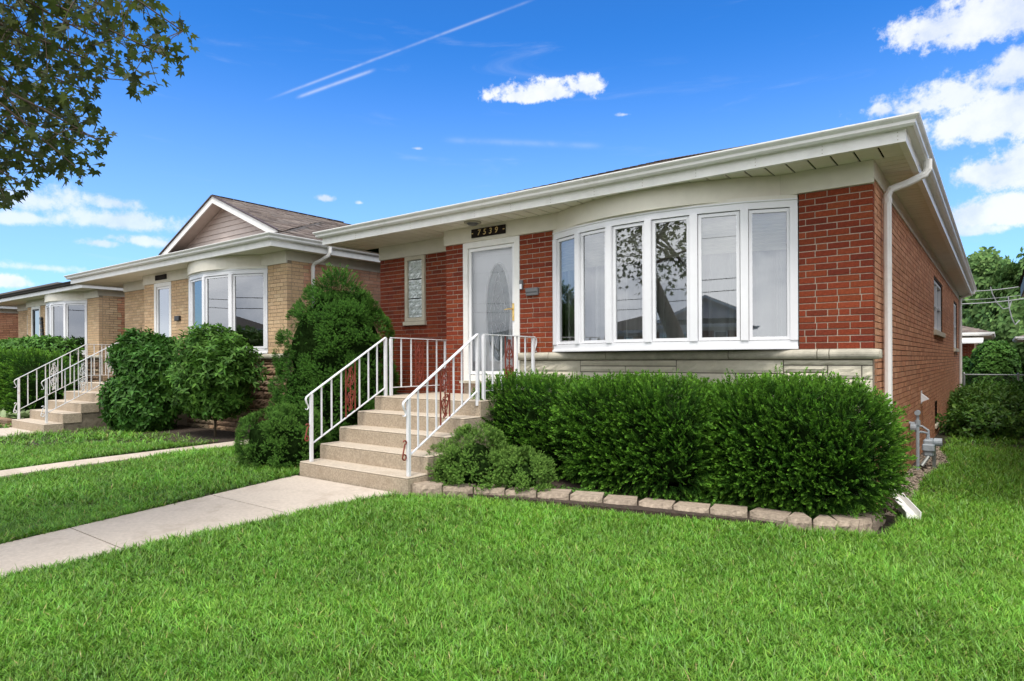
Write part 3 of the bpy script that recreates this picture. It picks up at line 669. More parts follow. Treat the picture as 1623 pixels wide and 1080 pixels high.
    B.add([(*p, z0+.002) for p in A]+[(A[-1][0], .2, z0+.002), (A[0][0], .2, z0+.002)], [tuple(range(n+3))])    # seat board
    B.add([(*p, z1-.004) for p in A]+[(A[-1][0], .2, z1-.004), (A[0][0], .2, z1-.004)], [tuple(range(n+3))[::-1]])
    pw = .040
    for i, (x, y) in enumerate(A):
        a = A[max(i-1, 0)]; b = A[min(i+1, n)]; U = Vector((b[0]-a[0], b[1]-a[1])).normalized(); Nn = (U.y, -U.x)
        wl = pw if i > 0 else .0; wr = pw if i < n else .0
        if i == 0: wr = .075
        if i == n: wl = .075
        obox(B, (x-U.x*wl+Nn[0]*.012, y-U.y*wl+Nn[1]*.012, zap+.001), U, wl+wr, (-Nn[0], -Nn[1]), .09, z1-.087-zap)
    win = B.build('bow_window', MT['vinyl'], H); 
    for i in range(n):
        a = Vector(A[i]); b = Vector(A[i+1]); U = (b-a).normalized(); Nn = Vector((U.y, -U.x)); ln = (b-a).length
        o = a+U*(pw+.003+(.02 if i == 0 else 0)); wd = ln-2*(pw+.003)-(.02 if i in (0, n-1) else 0)
        f = MB(); p0 = o-Nn*.016; frame4(f, (p0.x+U.x*.004, p0.y+U.y*.004, zap+.006), U, -Nn, wd-.008, z1-.100-zap, .034, .04)
        f.build('sash', MT['vinyl'], win)
        gl = MB(); p1 = o-Nn*.034+U*.038; z_a, z_b = zap+.040, z1-.128
        p2 = p1+U*(wd-.076); gl.add([(p1.x, p1.y, z_a), (p2.x, p2.y, z_a), (p2.x, p2.y, z_b), (p1.x, p1.y, z_b)], [(0, 1, 2, 3)])
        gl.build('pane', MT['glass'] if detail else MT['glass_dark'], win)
    # curved fascia over the bow
    A2 = arc_pts(bl+.09, br-.17, sag+.02, 12); hb = MB(); hb.sweep([(A2[0][0], -.01)]+A2[1:-1]+[(A2[-1][0], -.01)], [(.02, zf-.022), (.02, zs-.004), (-.03, zs-.004), (-.03, zf-.022)]); hb.build('curved_fascia', MT['trim'], H)
    A3 = arc_pts(bl, br, sag, 12); hb = MB(); hb.sweep(A3, [(.0, z1+.001), (.0, zf-.0), (-.05, zf-.0), (-.05, z1+.001)]); hb.build('window_head', MT['trim2'], H)
    # --- door
    dd = MB(); zt = zf-.0; frame4(dd, (dl+.0, -.012, 1.19), (1, 0), (0, 1), dr-dl, zt-1.19, .085, .16); dd.build('door_frame', MT['fascia'], H)
    si = MB(); si.box(dl-.02, dr+.02, -.08, .15, 1.155, 1.189); si.build('door_sill', MT['cap'], H)
    sx0, sx1 = dl+.09, dr-.09
    st = MB(); frame4(st, (sx0, .012, 1.285), (1, 0), (0, 1), sx1-sx0, zt-1.285-.09, .045, .035)
    sd_ = st.build('storm_door', g('doormat', MT['door']), H)
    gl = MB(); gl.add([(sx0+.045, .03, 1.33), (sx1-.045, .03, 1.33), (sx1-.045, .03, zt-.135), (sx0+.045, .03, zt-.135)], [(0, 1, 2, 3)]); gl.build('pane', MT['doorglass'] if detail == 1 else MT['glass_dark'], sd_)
    if detail == 1:
        hm = MB(); hx = sx1-.026; hm.cbox(hx-.016, hx+.016, -.004, .012, 2.03, 2.27, .004); hm.tube([(hx, -.0, 2.19), (hx, -.045, 2.19)], .009, 8); hm.tube([(hx, -.045, 2.19), (hx-.05, -.05, 2.192), (hx-.115, -.045, 2.185)], [.01, .009, .007], 8); hm.tube([(hx, -.004, 2.08), (hx, -.012, 2.08)], .011, 10)
        hm.build('handle', MT['brass'], sd_, smooth=False)
    ind = MB(); ind.box(dl+.085, dr-.085, .10, .14, 1.22, zt-.085); idr = ind.build('inner_door', MT['door'] if detail == 1 else MT['black'], H)
    if detail == 1:
        cx = g('oval', (-4.70, .205, 2.16, .68)); ox, ow, oz, oh = cx
        ring = MB(); N_ = 48; prof = [(0, 0), (.012, -.02), (.030, -.02), (.042, 0)]
        vs = []; fs = []
        for k in range(N_):
            th = 2*math.pi*k/N_
            for (o_, yy) in prof: vs.append((ox+math.cos(th)*(ow+o_), .099+yy, oz+math.sin(th)*(oh+o_)))
        for k in range(N_):
            for m_ in range(3): a = k*4+m_; b = ((k+1) % N_)*4+m_; fs.append((a, b, b+1, a+1))
        ring.add(vs, fs); ring.build('oval_molding', MT['door'], idr, smooth=True)
        ov = MB(); ov.add([(ox+math.cos(2*math.pi*k/N_)*ow, .0965, oz+math.sin(2*math.pi*k/N_)*oh) for k in range(N_)], [tuple(range(N_))]); ov.build('oval_pane', MT['frost'], idr)
        cm = MB()
        def curve(f, n_=14, r=.0035): cm.tube([(ox+f(t)[0], .094, oz+f(t)[1]) for t in [i/n_ for i in range(n_+1)]], r, 5)
        for sgn in (-1, 1):
            curve(lambda t: (sgn*(.03+.10*math.sin(t*math.pi)), -.55+1.0*t)); curve(lambda t: (sgn*.06*math.sin(t*math.pi), -.1+.35*t)); curve(lambda t: (sgn*.035*math.sin(t*math.pi), .40+.16*t))
            curve(lambda t: (sgn*(.17-.17*t), .0+.12*math.sin(t*math.pi)+.05*t)); curve(lambda t: (sgn*(.13*t), -.30+.16*math.sin(t*math.pi*.8)))
            curve(lambda t: (sgn*.045*math.sin(t*math.pi), -.62+.3*t))
        cm.build('leading', MT['door'], idr)
    # --- recess window
    if gb and g('blocks', 3):
        f = MB(); x0, x1, za, zb_ = gb; frame4(f, (x0+.004, rec-.028, za+.004), (1, 0), (0, 1), x1-x0-.008, zb_-za-.008, .06 if detail == 1 else .02, .10)
        f.box(x0-.02, x1+.02, rec-.05, rec+.05, za-.06, za-.002)
        wf = f.build('block_window', MT['limestone'] if detail == 1 else MT['trim2'], H); t = .06 if detail == 1 else .02; nb = g('blocks', 3); hh = (zb_-za-.008-2*t)/nb
        for k in range(nb):
            z = za+.004+t+k*hh; a = MB(); nn = 10; vs = []; wd = x1-x0-.008-2*t-.012; hb_ = hh-.02
            for iz in range(nn+1):
                for ix in range(nn+1):
                    u = ix/nn; v_ = iz/nn; rel = .0 if ix in (0, nn) or iz in (0, nn) else .007*math.sin((u+v_*(1 if k % 2 else -1))*26)+.006*math.sin(v_*19+k)
                    vs.append((x0+.004+t+.006+wd*u, rec+.0+rel, z+.008+hb_*v_))
            a.add(vs, [(iz*(nn+1)+ix, iz*(nn+1)+ix+1, (iz+1)*(nn+1)+ix+1, (iz+1)*(nn+1)+ix) for iz in range(nn) for ix in range(nn)]); a.box(x0+.004+t+.006, x0+.004+t+.006+wd, rec+.012, rec+.09, z+.008, z+.008+hb_)
            a.build('glass_block', MT['glassblock'], wf)
    # --- side windows
    for (a, b, za, zb_) in holes:
        if zb_ > 1.5:
            f = MB(); obx = -.035; frame4(f, (obx, a+.003, za+.01), (0, 1), (-1, 0), b-a-.006, zb_-za-.02, .05, .06); f.box(obx-.04, obx+.004, (a+b)/2-.04, (a+b)/2+.04, za+.061, zb_-.061); f.box(obx-.045, obx-.005, a+.053, (a+b)/2-.041, (za+zb_)/2-.02, (za+zb_)/2+.02); f.box(obx-.045, obx-.005, (a+b)/2+.041, b-.053, (za+zb_)/2-.02, (za+zb_)/2+.02); f.build('side_window', MT['vinyl'], H)
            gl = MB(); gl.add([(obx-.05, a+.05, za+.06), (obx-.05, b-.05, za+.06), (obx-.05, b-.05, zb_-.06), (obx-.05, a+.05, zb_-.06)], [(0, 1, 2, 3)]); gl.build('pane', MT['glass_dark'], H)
            bp_ = MB(); bp_.box(obx-.085, obx-.08, a+.05, b-.05, za+.06, zb_-.06); bp_.build('roller_blind', MT['shade'], H)
            c = MB(); c.cbox(-.12, .045, a-.06, b+.06, za-.10, za-.004, .006); c.build('window_sill', MT['limestone'], H)
        else:
            gl = MB(); gl.add([(-.09, a, za), (-.09, b, za), (-.09, b, zb_), (-.09, a, zb_)], [(0, 1, 2, 3)]); gl.build('basement_pane', MT['glassblock'], H)
            if za > lo+.1:
                c = MB(); c.cbox(-.08, .03, a-.03, b+.03, za-.07, za-.004, .005); c.build('window_sill', MT['limestone'], H)
    # --- eaves
    of, orr, ol, ob = .52, .325, g('ol', .43), .42; xL, xR, yF, yB = -W-ol, orr, -of, D+.2+ob
    z_f0, z_f1 = 3.388, 3.500
    q = random.Random(3); step = g('soffit_step', .2)
    def panel(x0, x1, y0, y1):
        c = MB(); c.box(x0, x1, y0, y1, zs, zs+.012); c.build('soffit_panel', g('soffitmat', MT['soffit']), H)
    if step:
        x = xR-.03
        while x > xL+.03:
            a = max(x-step, xL+.03); panel(a+.009, x-.009, yF+.022, -.001 if a > pl else rec-.001); x = a
        y = .0; st2 = step*.75; gm = g('soffitmat', MT['soffit'])
        while y < yB-.05:
            b = min(y+st2, yB-.05); panel(.004, xR-.022, y+.005, b-.005); y = b
        c = MB(); c.box(xL+.02, xR-.022, yF+.022, rec, zs+.0125, zs+.02); c.box(0, xR-.02, rec, yB, zs+.0125, zs+.02); c.box(xL+.02, -W, rec, yB, zs, zs+.02); c.build('soffit_backing', MT['deep_shade'], H)  # near-black sheet paints the shade in the gaps between panels
    else:
        c = MB(); c.box(xL+.02, xR-.022, yF+.022, rec, zs, zs+.015); c.box(0, xR-.022, rec, yB, zs, zs+.015); c.box(xL+.02, -W, rec, yB, zs, zs+.015); c.build('soffit', g('soffitmat', MT['soffit']), H)
    path = [(xL, yB), (xL, yF), (xR, yF), (xR, yB)]
    # right-hand side of travel must point outwards: go down the left, along the front, up the right
    f = MB(); f.sweep(path, [(0, z_f0), (0, z_f1+.06), (-.02, z_f1+.06), (-.02, z_f0+.016), (-.055, z_f0+.016), (-.055, z_f0)]); f.build('fascia_board', g('fasciamat', MT['fascia']), H)
    if detail == 1:
        dm = MB(); xx = xR-.06
        while xx > xL:
            for dz in (.012, .045, .078):
                dm.tube([(xx, yF+.002, z_f0+.012+dz), (xx, yF-.003, z_f0+.012+dz)], .0045, 6)
            xx -= .61
        yy = .2
        dm.build('nail_heads', MT['cap'], H, kind='stuff')
    gm = g('guttermat', MT['gutter']); gz0, gz1 = 3.497, 3.590
    if g('rgutter', True): gp = path
    else: gp = path
    gu = MB(); gu.sweep(gp, [(.002, gz0), (.060, gz0), (.078, gz0+.020), (.082, gz0+.045), (.104, gz0+.068), (.112, gz1-.012), (.112, gz1), (.100, gz1), (.098, gz1-.012), (.092, gz0+.07), (.06, gz0+.012), (.004, gz0+.012)]); gu.build('gutter', gm, H)
    if detail == 1:
        for (x_, y_) in ((-.12, None), (-2.9, None), (-5.6, None)):
            c = MB(); c.sweep([(x_-.018, yF), (x_+.018, yF)], [(.002, gz0-.002), (.061, gz0-.002), (.080, gz0+.020), (.084, gz0+.045), (.106, gz0+.068), (.114, gz1-.012), (.1145, gz1+.0015), (.1, gz1+.0015), (.05, gz0+.02)]); c.build('gutter_joint', MT['gutter'], H)
    # --- roof
    sl = g('slope', .345); zr0 = g('zr0', 3.560); xm = (xL+xR)/2; hw = (xR-xL)/2; rz_ = zr0+sl*hw; yr0 = yF+hw; yr1 = yB-hw
    R = MB(); sm = g('shingles', MT['shingle'])
    P = [(xL, yF, zr0), (xR, yF, zr0), (xR, yB, zr0), (xL, yB, zr0), (xm, yr0, rz_), (xm, yr1, rz_)]
    gab = g('gablet')
    base = MB(); base.add(P, [(0, 1, 4), (1, 2, 5, 4), (2, 3, 5), (3, 0, 4, 5)]); base.build('roof', MT['roofbase'], H)
    if g('tabs', True):
        k = math.sqrt(1+sl*sl)
        shingle_slope(R, (xL, yF-.02, zr0-.004), (1, 0, 0), (0, 1/k, sl/k), 2*hw, hw*k, lambda u, v: min(u, 2*hw-u) > v/k-.05, 21, nm=len(sm))
        shingle_slope(R, (xR+.02, yF, zr0-.004), (0, 1, 0), (-1/k, 0, sl/k), yB-yF, hw*k, lambda u, v: u > v/k-.05 and (yB-yF)-u > v/k-.05, 22, nm=len(sm))
        R.build('shingles', sm, H, kind='stuff')
        hp = MB(); qq = random.Random(8)
        for (a, b) in ((((xR, yF, zr0), (xm, yr0, rz_)), ((xL, yF, zr0), (xm, yr0, rz_))) if not gab else ())+(((xm, yr0, rz_), (xm, yr1, rz_)),):
            a = Vector(a); b = Vector(b); d = (b-a); L_ = d.length; d = d/L_; sdir = d.cross(Vector((0, 0, 1))).normalized(); u = 0
            while u < L_-.1:
                p = a+d*u+Vector((0, 0, .022+.012)); p2 = a+d*(u+.2)+Vector((0, 0, .022)); w_ = .13; dn = Vector((0, 0, -w_*.26))
                hp.add([p, p+sdir*w_+dn, p2+sdir*w_+dn, p2, p-sdir*w_+dn, p2-sdir*w_+dn, p-Vector((0, 0, .014)), p+sdir*w_+dn-Vector((0, 0, .014)), p-sdir*w_+dn-Vector((0, 0, .014))], [(0, 1, 2, 3), (4, 0, 3, 5), (6, 7, 1, 0), (8, 6, 0, 4)], qq.randrange(len(sm))); u += .15
        hp.build('ridge_cap', sm, H, kind='stuff')
    else:
        pass
    if gab:
        gx, gy, gz_, gh, half = gab                          # middle x, wall y, base z, rise, half width
        ap = .42                                           # rake overhang
        wl = MB(); wl.add([(gx-half, gy, gz_), (gx+half, gy, gz_), (gx, gy, gz_+gh), (gx-half, gy+.08, gz_), (gx+half, gy+.08, gz_), (gx, gy+.08, gz_+gh)], [(0, 1, 2), (5, 4, 3)]); wl.build('gable_wall', MT['siding'], H)
        z = gz_+.01; k = 0
        while z < gz_+gh-.12:
            hwz = half*(1-(z-gz_)/gh)-.02; hw2 = half*(1-(z+.115-gz_)/gh)
            c = MB(); c.add([(gx-hwz, gy-.030, z), (gx+hwz, gy-.030, z), (gx+hw2, gy-.012, z+.115), (gx-hw2, gy-.012, z+.115), (gx-hwz, gy, z), (gx+hwz, gy, z)], [(0, 1, 2, 3), (4, 5, 1, 0)]); c.build('siding_board', MT['siding'], H); z += .12
        ov = .40; yb = yr0+.6; y0 = gy-ov; hh = half+ .30; bz = gz_-.02-(.30)*gh/half; tz = gz_+gh+.05
        t = .15
        for sg in (-1, 1):
            e0 = Vector((gx+sg*hh, y0, bz+.05)); e1 = Vector((gx, y0, tz))
            rk = MB(); rk.add([e0, e1, e1-Vector((0, 0, t)), e0-Vector((0, 0, t*.98)), e0+Vector((0, .03, 0)), e1+Vector((0, .03, 0)), e1+Vector((0, .03, -t)), e0+Vector((0, .03, -t*.98))], [(0, 1, 2, 3), (7, 6, 5, 4), (0, 4, 5, 1), (3, 2, 6, 7), (0, 3, 7, 4)]); recalc(rk.build('rake_board', MT['fascia'], H))
            d_ = Vector((-sg*hh, 0, tz-bz-.05)).normalized(); up = Vector((0, -.02, .0)); nrm = Vector((sg*.33, 0, 1)).normalized()*.024
            r3 = MB(); a0 = e0+Vector((sg*.03, -.03, .0)); a1 = e1+Vector((0, -.03, .0)); r3.add([a0, a1, a1+nrm, a0+nrm, a0+Vector((0, .06, 0)), a1+Vector((0, .06, 0)), a1+nrm+Vector((0, .06, 0)), a0+nrm+Vector((0, .06, 0))], [(0, 1, 2, 3), (0, 4, 5, 1), (3, 2, 6, 7)]); r3.build('drip_edge', MT['brownfascia'], H)
            sf = MB(); q1 = Vector((0, 0, -.03)); nS = 3
            sf.add([e0+q1+Vector((0, .03, 0)), e1+q1+Vector((0, .03, 0)), e1+q1+Vector((0, ov, 0)), e0+q1+Vector((0, ov, 0))], [(0, 1, 2, 3)]); sf.build('rake_soffit', MT['siding'], H)
            kk = math.hypot(hh, tz-bz-.05); U = (0, 1, 0)
            sh = MB(); shingle_slope(sh, (gx+sg*(hh+.02), y0-.02, bz+.05), (0, 1, 0), tuple(d_), yb-y0, kk, lambda u, v: True, 31+sg, nm=len(sm)); sh.build('gable_shingles', sm, H, kind='stuff')
            dk = MB(); dk.add([e0+Vector((0, 0, -.008)), e1+Vector((0, 0, -.008)), e1+Vector((0, yb-y0, -.008)), e0+Vector((0, yb-y0, -.008))], [(0, 1, 2, 3)]); dk.build('gable_roof', MT['roofbase'], H)
    # --- downspout at the right front corner
    ds = g('downspout')
    if ds:
        (ox_, oy_), (wx_, wy_), zb_, dm_ = ds
        d = MB(); pts = [(ox_, oy_, gz0+.01), (ox_, oy_, gz0-.09), (ox_-.03, oy_-.01, gz0-.14), (ox_*.5+wx_*.5, oy_*.5+wy_*.5, gz0-.215), (wx_+.03, wy_+.01, gz0-.27), (wx_, wy_, gz0-.33), (wx_, wy_, gz0-.45), (wx_, wy_, 1.9), (wx_, wy_, zb_)]
        d.tube(pts, .040, 8, flat=.85); dsp = d.build('downspout', dm_, H)
        for zz in (gz0-.36,): c = MB(); c.tube([(wx_, wy_, zz), (wx_, wy_, zz-.05)], .044, 8, flat=.88); c.build('collar', dm_, dsp)
        if g('ds2'): 
            d = MB(); x2, y2 = g('ds2'); d.tube([(orr+.06, y2, gz0+.01), (orr+.06, y2, gz0-.08), (.07, y2, gz0-.2), (.05, y2, gz0-.3), (.05, y2, .1)], .040, 8, flat=.85); d.build('downspout', dm_, H)
    return H

def fx(px, y=0.0):                     # where a photo column meets the facade plane
    r = ray(px, 570); s = (y-CAM.y)/r.y; return CAM.x+r.x*s
brick_red = dict(mortar=MT['mortar'], bricks=MT['red'], bricksj=MT['redj'])
brick_or = dict(mortar=MT['mortar_dark'], bricks=MT['orange'])
brick_ye = dict(mortar=MT['mortar_y'], bricks=MT['yellow'], bricksj=MT['yellow'])
pinks = [mat('pink_brick', c, .9, .15, 30, .4, 90, .25, islandvar=.1) for c in ((.60, .32, .21), (.54, .28, .18), (.64, .37, .25))]
brick_pk = dict(mortar=mat('mortar_pale', (.33, .26, .2), .9, .2, 30), bricks=pinks)
LS = MT['limestone']
S = lambda a, b, z0, z1: (a, b, z0, z1, LS)
x0_, x1_, x2_, x3_, x4_, x5_, x6_ = -4.25, fx(920), fx(1072), fx(1242), fx(1312), fx(1366), -.004
stones = [S(x0_, x1_, 1.325, 1.482), S(x1_, x2_, 1.41, 1.482), S(x1_, fx(991), 1.335, 1.41), S(fx(991), x2_, 1.335, 1.41), S(x2_, x3_, 1.335, 1.482),
          S(x3_, x6_, 1.425, 1.482), S(x3_, x4_, 1.35, 1.425), S(x3_, x4_, 1.29, 1.35), S(x4_, x5_, 1.29, 1.425), S(x5_, x6_, 1.29, 1.425), S(x3_, x6_, 1.13, 1.29)]
_q = random.Random(2)
for zr in (1.17, 1.0, .86, .69, .55, .38, .22, .06, -.1):
    x = x0_; xe = x3_ if zr > 1.1 else x6_
    h_ = {1.17: .165, 1.0: .17, .86: .14, .69: .17, .55: .14, .38: .17, .22: .16, .06: .16, -.1: .16}[zr]
    if zr == 1.0: h_ = .13 
    zt_ = zr+h_
    while x < xe-.02:
        b = min(xe, x+_q.uniform(.45, 1.0))
        if xe-b < .2: b = xe
        stones.append(S(x, b, zr, min(zt_, 1.335 if zr > 1.1 else 1.13 if zr > .9 else zt_))); x = b
caps = [(-4.25, fx(873)), (fx(873), fx(964)), (fx(964), fx(1157)), (fx(1157), fx(1297)), (fx(1297), fx(1316)), (fx(1316), .07)]
main_cfg = dict(name='brick_house', label='red brick ranch house with white six-pane bow window and oval-glass front door', loc=(0, 0, 0), W=7.46, D=16.75,
    bow=(-3.70, -.685), door=(-5.27, -4.25), pier=-5.62, front=brick_red, side=brick_or, gwin=(-6.84, -6.38, 2.12, 3.188), nbricks=300, rake=.016,
    brick_low=zl if (zl := 1.588-BH*24) else 0, caps=caps, stones=stones, stone_rough=.012,
    sidewin=[(7.35, 9.75, 2.02, 3.02), (14.0, 15.9, 1.75, 3.02), (7.45, 8.25, .22, .62), (12.6, 13.4, .2, .6)],
    downspout=((.40, .68), (.058, .53), .1, MT['gutter']), ds2=(.07, 16.6), slope=.345)
house = build_house(main_cfg)

nst = []
_q = random.Random(9); z = -.1
while z < 1.47:
    h_ = _q.choice([.05, .07, .10, .14, .19]); h_ = min(h_, 1.482-z)
    x = -3.6
    while x < -.02:
        b = min(-.005, x+_q.uniform(.25, .9)); b = -.005 if -.005-b < .15 else b
        nst.append((x, b, z, z+h_, _q.choice(MT['flag']))); x = b
    z += h_
    if 1.482-z < .03: break
n_cfg = dict(name='yellow_brick_house', label='yellow brick ranch house with front gable in the middle of the row', loc=(-9.07, -.40, .03), ol=.95, W=7.45, D=17,
    bow=(-3.50, -.60), door=(-5.06, -4.27), pier=-5.56, front=brick_ye, side=brick_pk, gwin=(-6.25, -5.98, 1.55, 2.82), blocks=4, nbow=4, sag=.44, detail=2,
    brick_low=1.588-BH*12, caps=[(-3.65, -1.9), (-1.9, .07)], stones=nst, stone_rough=.03, soffit_step=0,
    downspout=((.40, .62), (.058, .50), .1, MT['gutter']), gablet=(-4.05, 1.22, 2.62+1.5-.0-1.5+1.0+.52, .93, 2.15), slope=.36, rake=.008, ret=.52)
n_cfg['gablet'] = (-4.05, 1.20, 4.18, .93, 2.2)
nhouse = build_house(n_cfg)
t_cfg = dict(name='yellow_brick_house', label='farthest left yellow brick house with black downspout and white fascia', loc=(-18.95, .25, .08), W=7.9, D=15,
    bow=(-3.70, -.80), door=(-5.35, -4.55), pier=-5.75, front=brick_ye, side=brick_or, gwin=(-6.9, -6.5, 1.7, 3.0), blocks=2, nbow=4, sag=.44, detail=2,
    brick_low=1.588-BH*12, caps=[(-3.8, .07)], stones=[(a, b, z0, z1, m) for (a, b, z0, z1, m) in nst], stone_rough=.03, soffit_step=0,
    ret=.62, downspout=((.40, .80), (.070, .72), .1, MT['black']), guttermat=MT['shingle_dark'][0], slope=.33, shingles=MT['shingle_dark'], doormat=MT['black'])
thouse = build_house(t_cfg)
f_cfg = dict(t_cfg, label='red brick house barely visible at the far left edge', name='brick_house', loc=(-28.9, -.1, .08), front=brick_red, stones=[], downspout=None, tabs=False, guttermat=MT['black'])
build_house(f_cfg)
# houses across the street, mirrored in the window panes
acr = [(-31.5, 'tan brick house across the street, far left', brick_ye, None), (-21.8, 'red brick house across the street beside the utility pole', brick_red, None), (-12.2, 'red brick house with broad gable across the street', brick_red, (-4.05, .6, 3.98, 1.35, 3.2)),
       (-2.2, 'red brick gabled house straight across the street', brick_red, (-4.05, .6, 3.98, 1.35, 3.2)), (7.6, 'yellow brick house across the street, far right', brick_ye, None)]
for (x, lab, bm_, gb_) in acr:
    c = dict(t_cfg, label=lab, name='ranch_house', loc=(x, -34, 0), rz=math.pi, W=8.2, D=12, front=dict(bm_), side=brick_or, stones=[], tabs=False, guttermat=MT['gutter'], downspout=None, gablet=gb_, sidewin=[], gwin=None, brick_low=.0)
    build_house(c)

# ------------------------------------------------------------------ curtains and blinds behind the bow window
A = arc_pts(-3.62, -.76, .26, 220)
tc_ = thing('sheer_curtain', 'long white sheer curtain in folds behind the bow window', 'curtain', (-2.2, .15, 1.62))
cu = MB(); vs = []; qq = random.Random(1); ph = 0
for i, (x, y) in enumerate(A):
    ph += qq.uniform(.15, .55); off = .070*math.sin(ph)+.012*math.sin(ph*2.3); vs += [(x+2.2, y+.13+off-.15, -.0), (x+2.2, y+.13+off*.8-.15, 1.46)]
cu.add(vs, [(2*i, 2*i+2, 2*i+3, 2*i+1) for i in range(len(A)-1)]); cu.build('curtain_panel', MT['curtain'], tc_, smooth=True)
tb = thing('window_blind', 'beige pleated blind pulled a third down in the bow window', 'blind', (-2.2, .1, 2.66))
A = arc_pts(-3.62, -.76, .27, 24); bl_ = MB(); nz = 24; vs = []
for k in range(nz+1):
    for (x, y) in A: vs.append((x+2.2, y+.05-.1+(.012 if k % 2 else 0), .46*k/nz))
nA = len(A); bl_.add(vs, [(k*nA+i, k*nA+i+1, (k+1)*nA+i+1, (k+1)*nA+i) for k in range(nz) for i in range(nA-1)]); bl_.build('blind_fabric', MT['shade'], tb)
br_ = MB(); br_.sweep([(x+2.2, y-.05) for x, y in A], [(.008, -.025), (.008, .002), (-.012, .002), (-.012, -.025)]); br_.build('bottom_rail', MT['shade'], tb)

# ------------------------------------------------------------------ small things on the porch wall
def text(name, s, size, m, parent, loc, rot, depth=.004, shear=0.0, align='CENTER'):
    cu = bpy.data.curves.new(name, 'FONT'); cu.body = s; cu.size = size; cu.extrude = depth; cu.align_x = align; cu.align_y = 'CENTER'; cu.shear = shear; cu.space_character = 1.25
    cu.materials.append(m); tmp = bpy.data.objects.new(name, cu); COL.objects.link(tmp); me = bpy.data.meshes.new_from_object(tmp.evaluated_get(bpy.context.evaluated_depsgraph_get())); bpy.data.objects.remove(tmp); me.materials.clear(); me.materials.append(m)
    o = bpy.data.objects.new(name, me); COL.objects.link(o); o.parent = parent; o.location = loc; o.rotation_euler = rot; return o
sg = thing('house_number_sign', 'black plaque with gold numerals 7539 above the door', 'sign', (-4.77, -.032, 3.302))
p = MB(); p.cbox(-.31, .31, -.018, 0, -.062, .062, .005); p.build('plaque', MT['plaque'], sg)
for k, ch in enumerate('7539'): text('numeral', ch, .115, MT['gold'], sg, (-.165+.105*k, -.021, -.001), (math.pi/2, 0, 0), .003, .18)
for x in (-.285, .285): p = MB(); p.cbox(x-.016, x+.016, -.021, -.0185, -.006, .006, .001); p.build('ornament_bar', MT['gold'], sg)
sg = thing('house_number_sign', 'small dark number plaque above the yellow house door', 'sign', (-9.07-4.67, -.432, 3.335))
p = MB(); p.cbox(-.26, .26, -.018, 0, -.055, .055, .005); p.build('plaque', MT['plaque'], sg)
mbx = thing('mailbox', 'small dark grey wall mail slot on the red brick pier', 'mailbox', (-4.03, 0, .90+.0))
mbx.location = (-4.03, 0, 2.405)
p = MB(); p.cbox(-.10, .10, -.035, 0, -.05, .05, .006); p.build('slot_body', MT['grey'], mbx); p = MB(); p.cbox(-.095, .095, -.045, -.036, -.005, .052, .003); p.build('flap', MT['grey'], mbx)
db = thing('doorbell', 'small doorbell camera with white face beside the door frame', 'doorbell', (-4.215, 0, 2.50))
p = MB(); p.cbox(-.028, .028, -.03, 0, -.055, .075, .006); p.build('bell_body', MT['grey'], db); p = MB(); p.cbox(-.02, .02, -.034, -.0305, -.048, .018, .002); p.build('face_plate', MT['vinyl'], db)
pl_ = thing('porch_light', 'small round dark porch light in the soffit above the door', 'light fixture', (-4.86, -.27, 3.41))
p = MB(); p.tube([(0, 0, -.001), (0, 0, -.02)], .12, 20); p.build('canopy_ring', MT['cap'], pl_); p = MB(); p.tube([(0, 0, -.021), (0, 0, -.045)], [.085, .06], 18); p.build('lens', MT['grey'], pl_)
nm = thing('mailbox', 'small black mail slot on the yellow brick pier', 'mailbox', (-9.07-3.95, -.40, 2.40)); p = MB(); p.cbox(-.10, .10, -.05, 0, -.05, .055, .006); p.build('slot_body', MT['black'], nm)
nm = thing('mailbox', 'small black mail slot on the farthest yellow brick wall', 'mailbox', (-18.95-6.1, .59, 2.1)); p = MB(); p.cbox(-.12, .12, -.06, 0, -.05, .07, .006); p.build('slot_body', MT['black'], nm)
wh = thing('door_decoration', 'black hanging ornament of bows beside the farthest front door', 'decoration', (-18.95-4.36, .24, 2.3))
p = MB(); qq = random.Random(4)
for k in range(10): 
    zz = .55-k*.12; p.cbox(-.08+qq.uniform(-.05, .08)+k*.02, .06+k*.025, -.05, 0, zz-.06, zz+.05, .01)
p.build('bow', MT['black'], wh)

# ------------------------------------------------------------------ steps and railings
def steps(label, X0, X1, yf, z0, n, rise, tread, yback, extra=None, side=None, cat='steps'):
    t = thing('porch_steps', label, cat, ((X0+X1)/2, yf, z0)); cx = (X0+X1)/2
    for k in range(n):
        yb = yf+tread*(k+1)+.02 if k < n-1 else yback
        m = MB(); m.cbox(X0-cx, X1-cx, tread*k+.004, yb-yf, -.4 if k == 0 else rise*k-.01, rise*(k+1)-.022, .004); s_ = m.build('step', MT['concrete'], t)
        m = MB(); m.cbox(X0-cx+.001, X1-cx-.001, tread*k+.005, yb-yf, rise*(k+1)-.0215, rise*(k+1), .009); m.build('tread', MT['tread'], s_)
    m = MB(); m.box(X0-cx+.01, X1-cx-.01, tread*1.0, yback-yf, -.4, rise-.03)
    for k in range(1, n): m.box(X0-cx+.01, X1-cx-.01, tread*k+.02, yback-yf-.005, rise*k-.03, rise*(k+1)-.035)
    m.build('stair_base', side or MT['concrete'], t)
    if extra: m = MB(); m.cbox(extra[0]-cx, extra[1]-cx, yback-yf+.001, extra[2]-yf, rise*n-.4, rise*n, .004); m.build('landing', MT['tread'], t)
    return t
steps('five tan concrete steps with landing at the red brick house', -5.90, -4.0, -2.35, .07, 5, .186, .30, .003, extra=(-5.90, -5.625, .345))
sst = mat('step_side_stone', (.20, .165, .12), .9, .3, 9, .9, 14, blotch=.5, blotchcol=(.30, .26, .2), bscale2=6)
